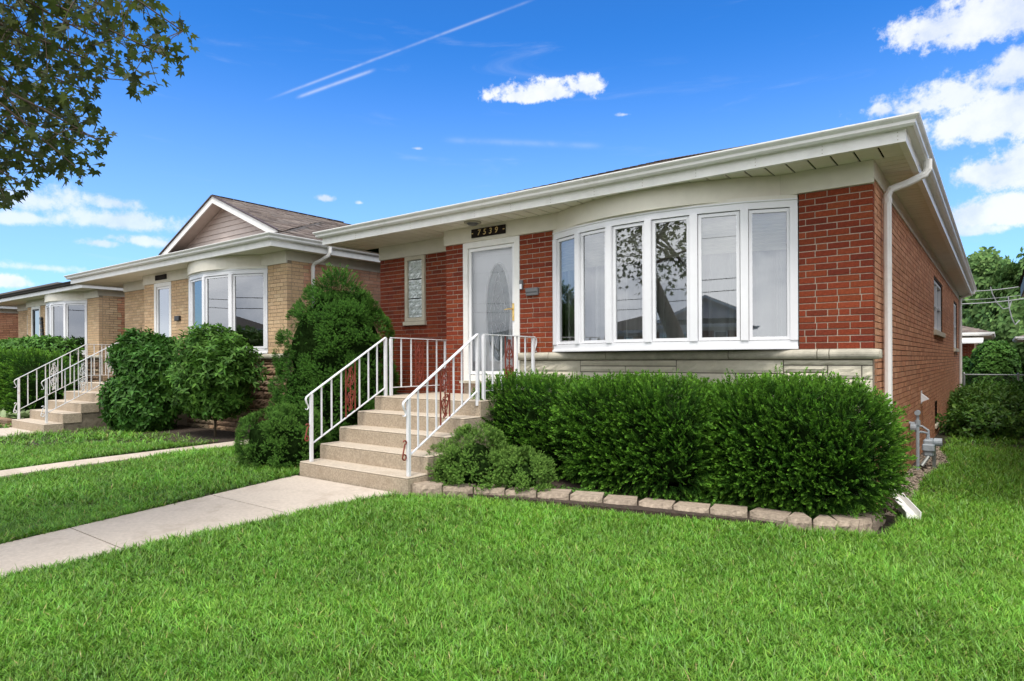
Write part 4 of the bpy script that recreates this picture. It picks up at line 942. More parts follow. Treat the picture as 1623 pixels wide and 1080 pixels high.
steps('pale concrete steps with stone sides at the yellow brick house', -15.30, -13.45, -2.72, .12, 5, .182, .31, -.40, side=sst)

def spiral(cx, cz, r, turns, start, sgn, n=16):
    return [(cx+sgn*math.cos(start+2*math.pi*turns*t)*r*(1-.75*t), cz+math.sin(start+2*math.pi*turns*t)*r*(1-.75*t)) for t in [i/n for i in range(n+1)]]
def ornament(parent, org, U, slope, m, ztop, zbot, wd=.15):
    """scroll casting: org = plan point + z of its middle; U = plan direction; slope = rail slope"""
    org = Vector(org); U3 = Vector((U[0], U[1], 0))
    def P(u, v): return org+U3*u+Vector((0, 0, v+slope*u))
    o = MB(); h = (ztop-zbot)/2; g_ = h*.86
    for u in (-wd/2, wd/2): o.tube([P(u, -h), P(u, h)], .0095, 4)
    o.tube([P(0, -g_), P(0, g_)], .008, 6)
    for s in (-1, 1):
        for v in (1, -1):
            pts = [P(s*(.004+.050*math.sin(math.pi*t*.62)), v*g_*(.92-.72*t)) for t in [i/14 for i in range(15)]]
            o.tube(pts, .0065, 6)
            pts = [P(a, b) for a, b in spiral(s*.026, v*g_*.19, .027, 1.3, .2 if v > 0 else -.2, s)]
            if v < 0: pts = [P(a, -(b)) for a, b in spiral(s*.026, g_*.19, .027, 1.3, .2, s)]
            o.tube(pts, .0055, 6)
            pts = [P(a, v*b) for a, b in spiral(s*.020, g_*.93, .019, 1.2, 1.2, s)]; o.tube(pts, .0055, 6)
            pts = [P(s*(.004+.034*math.sin(math.pi*t)), v*(g_*.48+.10*t-.05)) for t in [i/8 for i in range(9)]]; o.tube(pts, .0055, 6)
    for v in (.0, g_*.55, -g_*.55): o.tube([P(0, v-.018), P(0, v), P(0, v+.018)], [.007, .014, .007], 8)
    return o.build('scroll_panel', m, parent)
def railing(label, segs, m, om, zoff=None, newel_z=None, group=None, tongue_end=True):
    """segs: list of ((x,y,ztop,zbot),(x,y,ztop,zbot), n balusters each side of the scroll); posts (x,y,z0,z1)"""
    (b0, posts, panels, tong) = segs
    t = thing('railing', label, 'railing', b0, 0, group); B = Vector(b0)
    for (x, y, z0, z1) in posts:
        p = MB(); p.cbox(x-.019-B.x, x+.019-B.x, y-.019-B.y, y+.019-B.y, z0-B.z, z1-B.z, .003); p.build('post', m, t)
    for (a, b, k) in panels:
        a = Vector(a); b = Vector(b); d = Vector((b.x-a.x, b.y-a.y)); L_ = d.length; U = d/L_
        A0 = Vector((a.x, a.y, a.z))-B; B0 = Vector((b.x, b.y, b.z))-B
        def at(u, top): return Vector((a[0]+U.x*u, a[1]+U.y*u, (a[2]+(b[2]-a[2])*u/L_) if top else (a[3]+(b[3]-a[3])*u/L_)))-B
        r = MB(); q0, q1 = at(-.005, True), at(L_+.005, True); N2 = Vector((-U.y, U.x, 0))*.021
        for (w_, zz0, zz1, tp) in ((.021, -.012, .0, True), (.013, -.006, .006, False)):
            q0, q1 = at(0, tp), at(L_, tp); N2 = Vector((-U.y, U.x, 0))*w_; c = []
            for q_ in (q0, q1):
                for s_ in (-1, 1):
                    for z_ in (zz0, zz1): c.append(q_+N2*s_+Vector((0, 0, z_)))
            r2 = MB(); r2.add(c, [(0, 1, 3, 2), (4, 6, 7, 5), (0, 4, 5, 1), (2, 3, 7, 6), (0, 2, 6, 4), (1, 5, 7, 3)]); r2.build('handrail' if tp else 'bottom_rail', m, t)
        ow = .16; free = (L_-ow)/2; us = []
        for i in range(1, k+1): us += [free*i/(k+.45), L_-free*i/(k+.45)]
        for u in us:
            p0, p1 = at(u, False), at(u, True); p = MB(); p.box(p0.x-.008, p0.x+.008, p0.y-.008, p0.y+.008, p0.z, p1.z-.012); p.build('baluster', m, t)
        mid0, mid1 = at(L_/2, False), at(L_/2, True)
        c = (mid0+mid1)/2; ornament(t, c, U, (b[2]-a[2])/L_, om, mid1.z-.012, mid0.z)
    for (pt, dr_, sl_) in tong:                        # handrail end curling down past the post
        pt = Vector(pt)-B; D = Vector((dr_[0], dr_[1], 0)); c = MB()
        pts = [pt+D*a+Vector((0, 0, z)) for a, z in ((0, -.006), (.03, -.006+sl_*.03), (.065, -.03+sl_*.03), (.078, -.075), (.066, -.12), (.045, -.155), (.04, -.185), (.06, -.205), (.08, -.195))]
        c.tube(pts, [.02, .02, .02, .019, .017, .014, .012, .011, .012], 6, flat=.45, up=(-D.y, D.x, 0)); c.build('rail_end', m, t, smooth=True)
    for (x, y, z, dr_, mm) in (newel_z or []):
        c = MB(); pts = []
        for i in range(27):
            s_ = i/26; 
            if s_ < .3: a = s_/.3; pts.append((-.035-.022*math.cos(a*4.2+.3), .20+.022*math.sin(a*4.2+.3)))
            elif s_ < .65: a = (s_-.3)/.35; pts.append((-.032-.035*a, .185-.13*a))
            else: a = (s_-.65)/.35; pts.append((-.042-.026*math.cos(a*5.2), .045-.030*math.sin(a*5.2)))
        c.tube([(x-B.x+.0, y-B.y+p_[0]*1.0, z-B.z+p_[1]) for p_ in pts], .0085, 6); c.build('foot_scroll', mm, t)
    return t
WH, RU = MT['white'], MT['rust']
railing('white stair railing with red scrolls on the left of the red brick house steps',
    ((-5.75, -2.28, .256), [(-5.75, -2.28, .256, 1.09), (-5.75, -1.08, .94, 1.80), (-5.75, -.98, 1.0, 1.79), (-5.75, .12, 1.0, 1.78)],
     [((-5.75, -2.28, 1.10, .47), (-5.75, -1.08, 1.81, 1.12), 3), ((-5.75, -.98, 1.81, 1.115), (-5.75, .12, 1.80, 1.115), 2), ((-5.75, -1.08, 1.811, 1.119), (-5.75, -.98, 1.811, 1.119), 0)][:2],
     [((-5.75, -2.28, 1.10), (0, -1), -.6), ((-5.75, .12, 1.80), (0, 1), 0)]), WH, RU, newel_z=[(-5.75, -2.30, .50, 0, RU)])
railing('white stair railing with red scrolls between the steps and the clipped yews',
    ((-4.05, -2.28, .256), [(-4.05, -2.28, .256, 1.09), (-4.05, -1.14, .94, 1.80), (-4.045, -1.03, 1.0, 1.79), (-3.98, -.075, .60, 1.78)],
     [((-4.05, -2.28, 1.10, .47), (-4.05, -1.14, 1.81, 1.12), 3), ((-4.045, -1.03, 1.81, 1.115), (-3.98, -.075, 1.80, 1.115), 2)],
     [((-4.05, -2.28, 1.10), (0, -1), -.6), ((-3.98, -.075, 1.80), (.1, .8), 0)]), WH, RU, newel_z=[(-4.05, -2.30, .42, 0, RU)])
WW = MT['whiteworn']
for (lab, x) in (('worn white railing on the far side of the yellow house steps', -15.2), ('worn white railing on the near side of the yellow house steps', -13.62)):
    railing(lab, ((x, -2.62, .302), [(x, -2.62, .302, 1.15), (x, -1.38, 1.03, 1.87), (x, -.46, 1.03, 1.86)],
        [((x, -2.62, 1.16, .50), (x, -1.38, 1.88, 1.18), 3), ((x, -1.38, 1.88, 1.18), (x, -.46, 1.87, 1.18), 2)], [((x, -2.62, 1.16), (0, -1), -.6)]), WW, WW, newel_z=[(x, -2.64, .42, 0, WW)])

# ------------------------------------------------------------------ the planting bed
ribbon('planting_bed', [(-3.99, -2.22), (-.15, -1.06), (.10, -.0), (-3.99, -.0)], MT['mulch'], .05)
ribbon('side_bed', [(-9.0, -.2), (-7.9, -2.3), (-5.9, -2.3), (-5.9, .3)], MT['mulch'], .03)
ribbon('planting_bed', [(-16.0, -1.2), (-12.6, -2.0), (-9.4, -1.9), (-9.1, -.4)], MT['mulch'], .03)
ed = thing('garden_edging', 'curved row of tan split-face edging blocks round the yew bed', 'edging', (-2, -1.4, 0))
path = [(-3.975, -2.32), (-3.55, -2.12), (-3.1, -1.89), (-2.7, -1.73), (-1.77, -1.40), (-.75, -1.20), (-.42, -1.20), (-.15, -1.13), (.03, -.98), (.12, -.76), (.14, -.45)]
seg = []; tot = 0
for a, b in zip(path[:-1], path[1:]): seg.append((tot, Vector(a), Vector(b))); tot += (Vector(b)-Vector(a)).length
def onp(s):
    for (t0, a, b) in reversed(seg):
        if s >= t0: d = (b-a); return a+d*((s-t0)/d.length), d.normalized()
    return seg[0][1], (seg[0][2]-seg[0][1]).normalized()
_q = random.Random(12); s_ = 0; k = 0
while s_ < tot-.1:
    ln = .335 if s_ < 3.6 else .20; p_, d_ = onp(s_+ln/2); zt = gzf(p_.x, p_.y); h_ = .115+_q.uniform(-.008, .008); L2 = ln/2-.006; dp = .24
    m = MB(); nx, nz = 7, 4; vs = []; nrm = Vector((-d_.y, d_.x))      # inward
    for iz in range(nz+1):
        for ix in range(nx+1):
            u = -L2+2*L2*ix/nx; ins = .012+(.0 if 0 < ix < nx and 0 < iz < nz else .012)-(_q.random()*.018 if 0 < ix < nx and 0 < iz < nz else 0)
            vs.append((d_.x*u+nrm.x*ins, d_.y*u+nrm.y*ins, -.05+(h_+.05)*iz/nz))
    fs = [(iz*(nx+1)+ix, iz*(nx+1)+ix+1, (iz+1)*(nx+1)+ix+1, (iz+1)*(nx+1)+ix) for iz in range(nz) for ix in range(nx)]
    o = len(vs); tp = .90 if s_ < 3.6 else .35
    for zz in (-.05, h_): vs += [(-d_.x*L2*tp+nrm.x*dp, -d_.y*L2*tp+nrm.y*dp, zz), (d_.x*L2*tp+nrm.x*dp, d_.y*L2*tp+nrm.y*dp, zz)]
    row = [nz*(nx+1)+i for i in range(nx+1)]; fs.append(tuple(row+[o+3, o+2])); fs.append((nx, o+1, o+3, nz*(nx+1)+nx)); fs.append((0, nz*(nx+1), o+2, o)); fs.append((o, o+2, o+3, o+1))
    # worn bevel along the top
    m.add(vs, fs); e_ = m.build('edging_block', MT['edging'], ed); e_.location = (p_.x+2, p_.y+1.4, zt+_q.uniform(-.004, .006)); e_.rotation_euler = (_q.uniform(-.02, .02), _q.uniform(-.02, .02), _q.uniform(-.03, .03)); s_ += ln; k += 1

# ------------------------------------------------------------------ shrubs
YT = [yew_tmpl(i) for i in range(6)]; ST = [spruce_tmpl(i) for i in range(5)]
def upmix(G, k): D = G.copy(); D[:, 2] += k; return D/np.linalg.norm(D, axis=1, keepdims=True)
def shrub(name, label, base, blobs, tm, m, core, n, cat='shrub', sc=(.8, 1.25), up=.45, jit=.45, shell=(.88, 1.04), group=None, cluster=None, corek=.88, part='foliage', stems=None, shoots=0):
    t = thing(name, label, cat, base, 0, group); P = []; G = []; tot = sum(np.prod(b.r)**(2/3) for b in blobs)
    for b in blobs:
        p, g_ = b.sample(int(n*np.prod(b.r)**(2/3)/tot), shell); 
        if cluster:                                     # rounded tufts standing out of the surface
            nc, cr, per = cluster; kk = int(nc*np.prod(b.r)**(2/3)/tot); cp, cg = b.sample(kk, (.93, 1.03)); idx = rng.integers(0, kk, len(p)); dv = rng.normal(size=(len(p), 3))+cg[idx]*1.3; dv /= np.linalg.norm(dv, axis=1, keepdims=True)
            rr = cr*rng.uniform(.7, 1.25, kk)[idx]
            p = cp[idx]+dv*rr[:, None]; g_ = dv+cg[idx]*.3
        keep = np.ones(len(p), bool)
        for b2 in blobs:
            if b2 is not b:
                d = p-b2.c; L_ = np.linalg.norm(d, axis=1); keep &= L_ > b2.radius(d/L_[:, None])*.72
        P.append(p[keep]); G.append(g_[keep])
        if core: b.hull('shade_core', corek, core, t)  # near-black hull stands in for the shaded inside of the shrub
    P = np.concatenate(P); G = np.concatenate(G)
    if name == 'yew_shrub':                              # uneven density: hollows and tufts
        f = np.cos(P@np.array([[9, 4, -7], [-5, 11, 6], [13, -6, 10], [4, 15, -12]]).T+np.array([1, 2, 3, 4.])).sum(1)/4; k = rng.random(len(P)) < .72+.5*f; P = P[k]; G = G[k]; P = P+G*(f[k]*.03)[:, None]
    D = upmix(G, up)+rng.normal(size=P.shape)*jit*.5
    if shoots:
        sp, sg_ = blobs[0].sample(shoots*3, (.97, 1.03)); k = (sg_[:, 2] > .2) | (sg_[:, 0] > .5); sp = sp[k][:shoots]; sg_ = sg_[k][:shoots]
        bulk('long_shoots', [yew_tmpl(80+i, 16, .26, .034, .0085) for i in range(4)], sp, upmix(sg_, .25)+rng.normal(size=sp.shape)*.35+np.array([.25, 0, 0]), rng.uniform(.6, 1.05, len(sp)), m, t)
    bulk(part, tm, P, D, rng.uniform(sc[0], sc[1], len(P)), m, t)
    if stems:
        s = MB()
        for pts, r in stems: s.tube(pts, r, 6)
        s.build('stem', MT['twig'], t)
    return t
shrub('yew_shrub', 'tallest clipped dark yew at the right end of the bed by the downspout', (-.62, -.52, .05), [Blob((0, 0, .60), (.82, .44, .52), 3.0, .07, 2.6, 1)], YT, MT['yew'], MT['deep_shade'], 6600, shoots=230, group='clipped yews in the bed')
shrub('yew_shrub', 'middle clipped dark yew under the bow window', (-2.12, -.68, .05), [Blob((0, 0, .60), (.80, .46, .50), 4.0, .07, 2.6, 2)], YT, MT['yew'], MT['deep_shade'], 6000, shoots=150, group='clipped yews in the bed')
shrub('yew_shrub', 'smaller clipped dark yew against the step railing', (-3.56, -.54, .05), [Blob((0, 0, .58), (.80, .40, .52), 3.6, .07, 2.6, 3)], YT, MT['yew'], MT['deep_shade'], 4300, shoots=90, group='clipped yews in the bed')
shrub('dwarf_spruce', 'low tufted spruce in front of the yews beside the bottom step', (-3.66, -1.70, .05), [Blob((0, 0, .26), (.40, .30, .34), 2.2, .12, 4, 4), Blob((.55, .16, .16), (.33, .22, .27), 2.0, .14, 4, 5), Blob((-.25, -.14, .20), (.20, .18, .26), 2.0, .14, 4, 50)], ST, MT['spruce2'], MT['deep_shade'], 7500, sc=(.6, .95), up=.5, cluster=(230, .07, 20), corek=.66)
shrub('dwarf_spruce', 'low tufted spruce at the left of the bottom step', (-6.74, -1.98, .06), [Blob((0, 0, .32), (.60, .48, .43), 2.2, .10, 4, 6)], ST, MT['spruce3'], MT['deep_shade'], 7500, sc=(.6, .95), up=.4, cluster=(190, .072, 20), corek=.86)
cone = [Blob((.02, .05, .80), (.80, .74, 1.0), 2.3, .07, 3, 7, zmin=-.1), Blob((.10, 0, 1.62), (.74, .70, .74), 2.3, .07, 3.4, 8), Blob((.15, 0, 2.12), (.46, .44, .40), 2.2, .06, 4, 9)]
t = shrub('conical_spruce', 'tall conical spruce with feathery top in front of the red brick corner', (-7.27, -.80, .06), cone, ST, MT['spruce'], MT['deep_shade'], 24000, sc=(.75, 1.1), up=.3, cluster=(400, .115, 22), corek=.88, cat='tree')
P = []; D = []
for i in range(150):                                      # the feathery reverted top
    z = rng.uniform(0, 1); a = rng.uniform(0, 6.28); r = .33*(1-z)**.7; P.append((.15+math.cos(a)*r, math.sin(a)*r, 2.38+.34*z+rng.uniform(-.03, .03))); D.append((math.cos(a)*.8, math.sin(a)*.8, .6+z))
bulk('top_shoots', YT, P, D, rng.uniform(.9, 1.4, 150), MT['spruce'], t)
LT = [leafy_tmpl(i, 6, .115, .042) for i in range(5)]; LT2 = [leafy_tmpl(10+i, 7, .12, .038, up=.5) for i in range(5)]
shrub('leafy_shrub', 'rounded dark green bush nearest the yellow house steps', (-12.45, -1.35, .12), [Blob((0, 0, .55), (.72, .6, .62), 2.4, .14, 3, 11), Blob((-.15, .1, 1.40), (.55, .5, .46), 2.2, .2, 3, 12), Blob((.42, 0, 1.15), (.42, .4, .42), 2.0, .2, 3, 18)], LT, MT['broad'], MT['deep_shade'], 3600, up=.3, jit=.9, shell=(.72, 1.12), corek=.7)
lb = [Blob((.05, 0, .62), (.62, .42, .26), 2.0, .25, 4, 51), Blob((0, 0, 1.05), (.92, .62, .48), 2.0, .22, 4, 13), Blob((-.6, 0, .75), (.4, .4, .3), 2.0, .2, 4, 19), Blob((-.25, 0, 1.60), (.52, .5, .36), 2.0, .16, 3, 14), Blob((.55, -.1, 1.3), (.5, .45, .42), 2.0, .16, 3, 15)]
st_ = [([(.0, 0, -.05), (.02, 0, .3), (-.1+.35*k, .05*k, 1.0), (-.2+.4*k, 0, 1.5)], [.03, .022, .014, .006]) for k in (-1, 0, 1, 1.6)]
shrub('leafy_shrub', 'open airy bush with bare stems under the yellow house bow window', (-10.05, -1.20, .12), lb, LT2, MT['dome2'], None, 2500, up=.5, jit=.9, shell=(.35, 1.08), stems=st_)
shrub('clipped_hedge', 'dark clipped hedge at the far left beyond the white steps railing', (-20.6, -1.6, .1), [Blob((0, 0, .68), (3.9, .55, .80), 6, .03, 2, 16)], [yew_tmpl(20+i, 6, .16, .055, .018) for i in range(3)], MT['yew'], MT['deep_shade'], 5200, sc=(.9, 1.4), cat='hedge')
shrub('leafy_hedge', 'brighter leafy hedge behind the dark one at the far left', (-22.6, -.45, .1), [Blob((0, 0, 1.1), (3.3, .5, .90), 5, .05, 2, 17)], LT, MT['dome'], MT['deep_shade'], 2600, sc=(1.0, 1.5), cat='hedge')
HT = [leafy_tmpl(50+i, 9, .24, .10, up=.6, stem=.03) for i in range(3)]
for i, (x, y) in enumerate(((-17.6, -2.35), (-18.8, -2.4), (-16.9, -2.2))):
    t = thing('hosta_plant', ['pale-edged hosta in the bed, middle of three', 'pale-edged hosta farthest left of three', 'pale-edged hosta nearest the white railing'][i], 'plant', (x, y, .12)); bulk('leaves', HT, rng.normal(size=(9, 3))*(.12, .1, .02)+(0, 0, .05), rng.normal(size=(9, 3))*.3+(0, 0, 1), rng.uniform(.8, 1.3, 9), MT['hosta'], t)
lw = thing('low_garden_wall', 'low dark stone wall at the bed beyond the white steps', 'wall', (-18.5, -2.75, .1)); _q = random.Random(5)
for r in range(2):
    x = -3.0
    while x < 2.9: l_ = _q.uniform(.25, .5); m = MB(); m.cbox(x+.01, x+l_-.01, _q.uniform(-.02, .02), .2, r*.1-.02, r*.1+.075, .012); m.build('stone', _q.choice(MT['flag']), lw); x += l_
# little weeds along the inside of the edging
P = []; 
for i in range(700):
    s_ = rng.uniform(1.2, 5.0); p_, d_ = onp(s_); q_ = rng.uniform(.26, .5); P.append((p_.x-d_.y*q_, p_.y+d_.x*q_, gzf(p_.x, p_.y)+.05))
g = bulk('ground_cover', [leafy_tmpl(70+i, 6, .045, .018, up=.7, stem=.05) for i in range(3)], P, np.array([(0, 0, 1.0)]*len(P))+rng.normal(size=(len(P), 3))*.3, rng.uniform(.7, 1.4, len(P)), MT['dome'], kind='stuff')

# ------------------------------------------------------------------ right side: gas meter, vent, extension, gravel, weeds, fence
ex = thing('downspout_extension', 'white metal gutter extension lying at the end of the edging', 'downspout extension', (.06, .35, .12))
U = Vector((.30, -.62)).normalized(); Nn = Vector((-U.y, U.x)); m = MB(); pr = [(-.065, .065), (-.058, 0), (.058, 0), (.065, .065), (.057, .065), (.050, .008), (-.050, .008), (-.057, .065)]; vs = []
for s_, z in ((0, .06), (.35, -.02), (.66, -.085)): vs += [(U.x*s_+Nn.x*a, U.y*s_+Nn.y*a, z+b) for a, b in pr]
m.add(vs, [(i*8+k, i*8+(k+1) % 8, (i+1)*8+(k+1) % 8, (i+1)*8+k) for i in range(2) for k in range(8)]+[tuple(range(8)), tuple(range(16, 24))[::-1]]); m.build('trough', MT['gutter'], ex)
m = MB(); m.tube([(0, .18, .3), (.0, .16, .12), (.02, .02, .075)], .038, 8); m.build('elbow', MT['gutter'], ex)
gm = thing('gas_meter', 'grey gas meter with pipes on the orange brick side wall', 'gas meter', (.12, 3.05, 0))
m = MB(); m.tube([(-.02, -.02, -.05), (-.02, -.02, .60)], .022, 10); m.tube([(-.02, -.02, .60), (-.02, -.02, .66)], .034, 10); m.tube([(-.02, -.02, .62), (-.2, .0, .62)], .018, 8); m.tube([(-.02, -.02, .66), (-.02, -.02, .78)], .020, 10); m.build('riser_pipe', MT['meter'], gm)
m = MB(); m.cbox(.03, .15, .08, .32, .17, .40, .02); m.cbox(.02, .16, .06, .34, .24, .34, .015); m.build('meter_body', MT['meter'], gm)
m = MB(); m.tube([(.15, .2, .36), (.24, .2, .36)], .055, 14); m.build('index_dial', MT['meter'], gm)
m = MB(); m.tube([(-.02, -.02, .50), (.02, .06, .50), (.08, .12, .48), (.08, .12, .40)], .016, 8); m.tube([(.08, .28, .40), (.08, .28, .5), (.0, .35, .55), (-.2, .35, .55)], .016, 8); m.build('connecting_pipe', MT['meter'], gm)
m = MB(); m.tube([(-.03, -.02, .56), (-.10, -.02, .56)], [.06, .055], 14); m.tube([(-.02, -.06, .76), (-.02, .03, .76)], .035, 10); m.build('regulator', MT['meter'], gm)
m = MB(); m.tube([(.02, .0, .05), (.09, .1, .17)], .025, 8); m.box(.12, .16, .30, .34, .0, .30); m.build('bracket', MT['galv'], gm)
dv = thing('dryer_vent', 'small white vent hood low on the orange brick side wall', 'vent', (0, 4.8, .88)); m = MB(); m.add([(0, -.07, .06), (0, .07, .06), (.10, .07, -.03), (.10, -.07, -.03), (0, -.07, -.08), (0, .07, -.08)], [(0, 1, 2, 3), (3, 2, 5, 4), (0, 3, 4), (1, 5, 2)]); m.build('hood', MT['vinyl'], dv); m = MB(); m.box(0, .006, -.09, .09, -.1, .1); m.build('wall_plate', MT['vinyl'], dv)
def gravel():
    mb = MB(); q = random.Random(6)
    for i in range(2600):
        y = q.uniform(-.1, 6.5); x = q.uniform(.02, .16+.26*math.exp(-((y-3.9)/1.3)**2)+.10*math.exp(-((y-1)/1)**2)); r = q.uniform(.005, .013); z = gzf(x, y)+.01
        if q.random() < .012: r *= 2.4
        a = q.uniform(0, 6.28); vs = []
        for (zz, k) in ((-.5, .7), (.2, 1.0), (.6, .6)):
            for j in range(5): t_ = a+j*1.2566; vs.append((x+math.cos(t_)*r*k*q.uniform(.8, 1.2), y+math.sin(t_)*r*k*q.uniform(.8, 1.2), z+r*zz))
        mb.add(vs, [(l*5+j, l*5+(j+1) % 5, (l+1)*5+(j+1) % 5, (l+1)*5+j) for l in range(2) for j in range(5)]+[(10, 11, 12, 13, 14)])
    mb.build('gravel', MT['gravel'], kind='stuff')
gravel()
WT = [leafy_tmpl(90+i, 8, .13, .036, up=.9, stem=.16) for i in range(6)]; WT2 = [leafy_tmpl(100+i, 7, .10, .045, up=.7, stem=.12) for i in range(5)]
weeds = [((.72, 8.0), (.5, .7, .40), 'lowest weedy clump nearest the gas meter'), ((1.25, 9.6), (.7, .9, .52), 'dense weedy bush behind the lowest clump'), ((2.0, 9.0), (.7, .8, .42), 'weedy bush at the right edge of the side lawn'),
         ((.75, 11.6), (.55, 1.2, .62), 'tall weedy bush against the side wall'), ((1.9, 12.0), (.9, 1.3, .55), 'broad weedy bush before the chain-link post'), ((1.3, 14.6), (1.0, 1.1, .60), 'yellow-green bush below the fence rail'), ((3.1, 12.4), (.8, 2.2, .62), 'tall weedy bush at the far right edge')]
for i, ((x, y), r, lab) in enumerate(weeds):
    shrub('weedy_bush', lab, (x, y, 0), [Blob((0, 0, r[2]*.45), (r[0], r[1], r[2]*.55), 2.2, .3, 4, 30+i)], WT if i % 2 else WT2, MT['dome'] if i in (4, 5) else MT['weed'], MT['deep_shade'], int(950*(r[0]*r[1]*r[2])**(2/3)/.55), up=.7, jit=1.0, shell=(.6, 1.3), corek=.55, group='weedy bushes along the side wall')
fe = thing('chain_link_fence', 'galvanised chain-link fence behind the house side yard', 'fence', (.2, 16.9, 0))
for x in (-.08, 1.22, 3.4, 5.6):
    m = MB(); m.tube([(x, 0, -.1), (x, 0, 1.0)], .03, 10); m.tube([(x, 0, 1.0), (x, 0, 1.04)], [.034, .012], 10); m.build('post', MT['galv'], fe)
m = MB(); m.tube([(-.08, 0, .97), (5.6, 0, .97)], .02, 8); m.build('top_rail', MT['galv'], fe)
m = MB(); i = 0; x = -.1
while x < 5.6:
    m.tube([(x, .0, .02), (x+.93, .004, .95)], .0022, 3, cap=False); m.tube([(x+.93, 0, .02), (x, -.004, .95)], .0022, 3, cap=False); x += .07
m.build('wire_mesh', MT['galv'], fe)
shrub('dome_bush', 'bright green dome-clipped bush behind the chain-link fence', (.86, 19.2, 0), [Blob((0, 0, .85), (.62, .6, 1.12), 2.4, .05, 3, 41)], [leafy_tmpl(60+i, 7, .09, .05) for i in range(3)], MT['dome'], MT['deep_shade'], 2600, up=.5)
shrub('dome_bush', 'small dark bush squeezed beside the rear downspout', (.05, 19.6, 0), [Blob((0, 0, .6), (.42, .4, .85), 2.2, .05, 3, 42)], [leafy_tmpl(60+i, 7, .09, .05) for i in range(3)], MT['broad'], MT['deep_shade'], 900, up=.5)

# rear garages
def garage(label, loc, x0, x1, D, ez, wallmat, sidem, fasc, over=.5, slope=.33, rz=0):
    t = thing('garage', label, 'garage', loc, rz); w = MB(); w.box(x0, x1, 0, D, -.1, ez); w.build('wall', sidem, t)
    b = MB(); q = random.Random(4)
    for (a, c, z0, z1) in brick_list(x0, x1-.01, .0, ez-.1, seed=3): b.box(a, c, -.006+q.uniform(-.003, .002), .05, z0, z1, q.randrange(len(MT['redj'])))
    b.build('brickwork', wallmat, t, kind='stuff')
    X0, X1, Y0, Y1 = x0-over, x1+over, -over, D+over; xm, ym = (X0+X1)/2, (Y0+Y1)/2; h = min(X1-X0, Y1-Y0)/2; rz_ = ez+.1+slope*h
    s = MB(); s.box(X0+.02, X1-.02, Y0+.02, Y1-.02, ez-.02, ez); s.build('soffit', MT['soffit'], t)
    f = MB(); f.sweep([(X0, Y1), (X0, Y0), (X1, Y0), (X1, Y1)], [(0, ez-.03), (0, ez+.10), (-.02, ez+.10), (-.02, ez-.03)]); f.build('fascia_board', fasc, t)
    f = MB(); f.sweep([(X0, Y1), (X0, Y0), (X1, Y0), (X1, Y1)], [(.002, ez+.02), (.08, ez+.03), (.10, ez+.11), (.09, ez+.11), (.004, ez+.04)]); f.build('gutter', fasc, t)
    r = MB(); a = (X0+h, Y0+h, rz_); b_ = (X1-h, Y1-h, rz_) if X1-X0 >= Y1-Y0 else (X0+h, Y1-h, rz_)
    if X1-X0 >= Y1-Y0: a = (X0+h, ym, rz_); b_ = (X1-h, ym, rz_); F_ = [(0, 1, 5, 4), (1, 2, 5), (2, 3, 4, 5), (3, 0, 4)]
    else: F_ = [(0, 1, 4), (1, 2, 5, 4), (2, 3, 5), (3, 0, 4, 5)]
    r.add([(X0, Y0, ez+.11), (X1, Y0, ez+.11), (X1, Y1, ez+.11), (X0, Y1, ez+.11), a, b_], F_); r.build('roof', MT['shingle'][0], t)
    R = MB(); k = math.sqrt(1+slope*slope)
    shingle_slope(R, (X0, Y0-.02, ez+.112), (1, 0, 0), (0, 1/k, slope/k), X1-X0, h*k, lambda u, v: min(u, X1-X0-u) > v/k-.05, 21, tabw=.3, exp=.17)
    shingle_slope(R, (X1+.02, Y0, ez+.112), (0, 1, 0), (-1/k, 0, slope/k), Y1-Y0, h*k, lambda u, v: min(u, Y1-Y0-u) > v/k-.05, 22, tabw=.3, exp=.17); R.build('shingles', MT['shingle'], t, kind='stuff')
    return t
garage('brown-roofed garage with red brick end and tan side behind the fence', (0, 27.5, 0), -6.0, .12, 6.5, 2.45, MT['redj'], MT['tan'], MT['gutter'], over=.62)
aw = thing('patio_awning', 'pale metal awning low in front of the garage', 'awning', (-1.0, 26.0, 2.2)); m = MB(); m.add([(-3, 0, -.05), (1.45, 0, -.05), (1.45, 1.4, .22), (-3, 1.4, .22), (-3, 0, -.12), (1.45, 0, -.12), (1.45, 1.4, .15), (-3, 1.4, .15)], [(0, 1, 2, 3), (7, 6, 5, 4), (0, 4, 5, 1), (1, 5, 6, 2)]); m.build('awning_roof', MT['gutter'], aw)
for x in (-2.9, 1.35): m = MB(); m.tube([(x, .05, -2.2), (x, .05, -.08)], .03, 8); m.build('awning_post', MT['gutter'], aw)
garage('garage with white gutter at the far right edge', (2.15, 30.0, 0), .0, 6.0, 6.5, 2.3, MT['redj'], MT['tan'], MT['gutter'], over=.5)
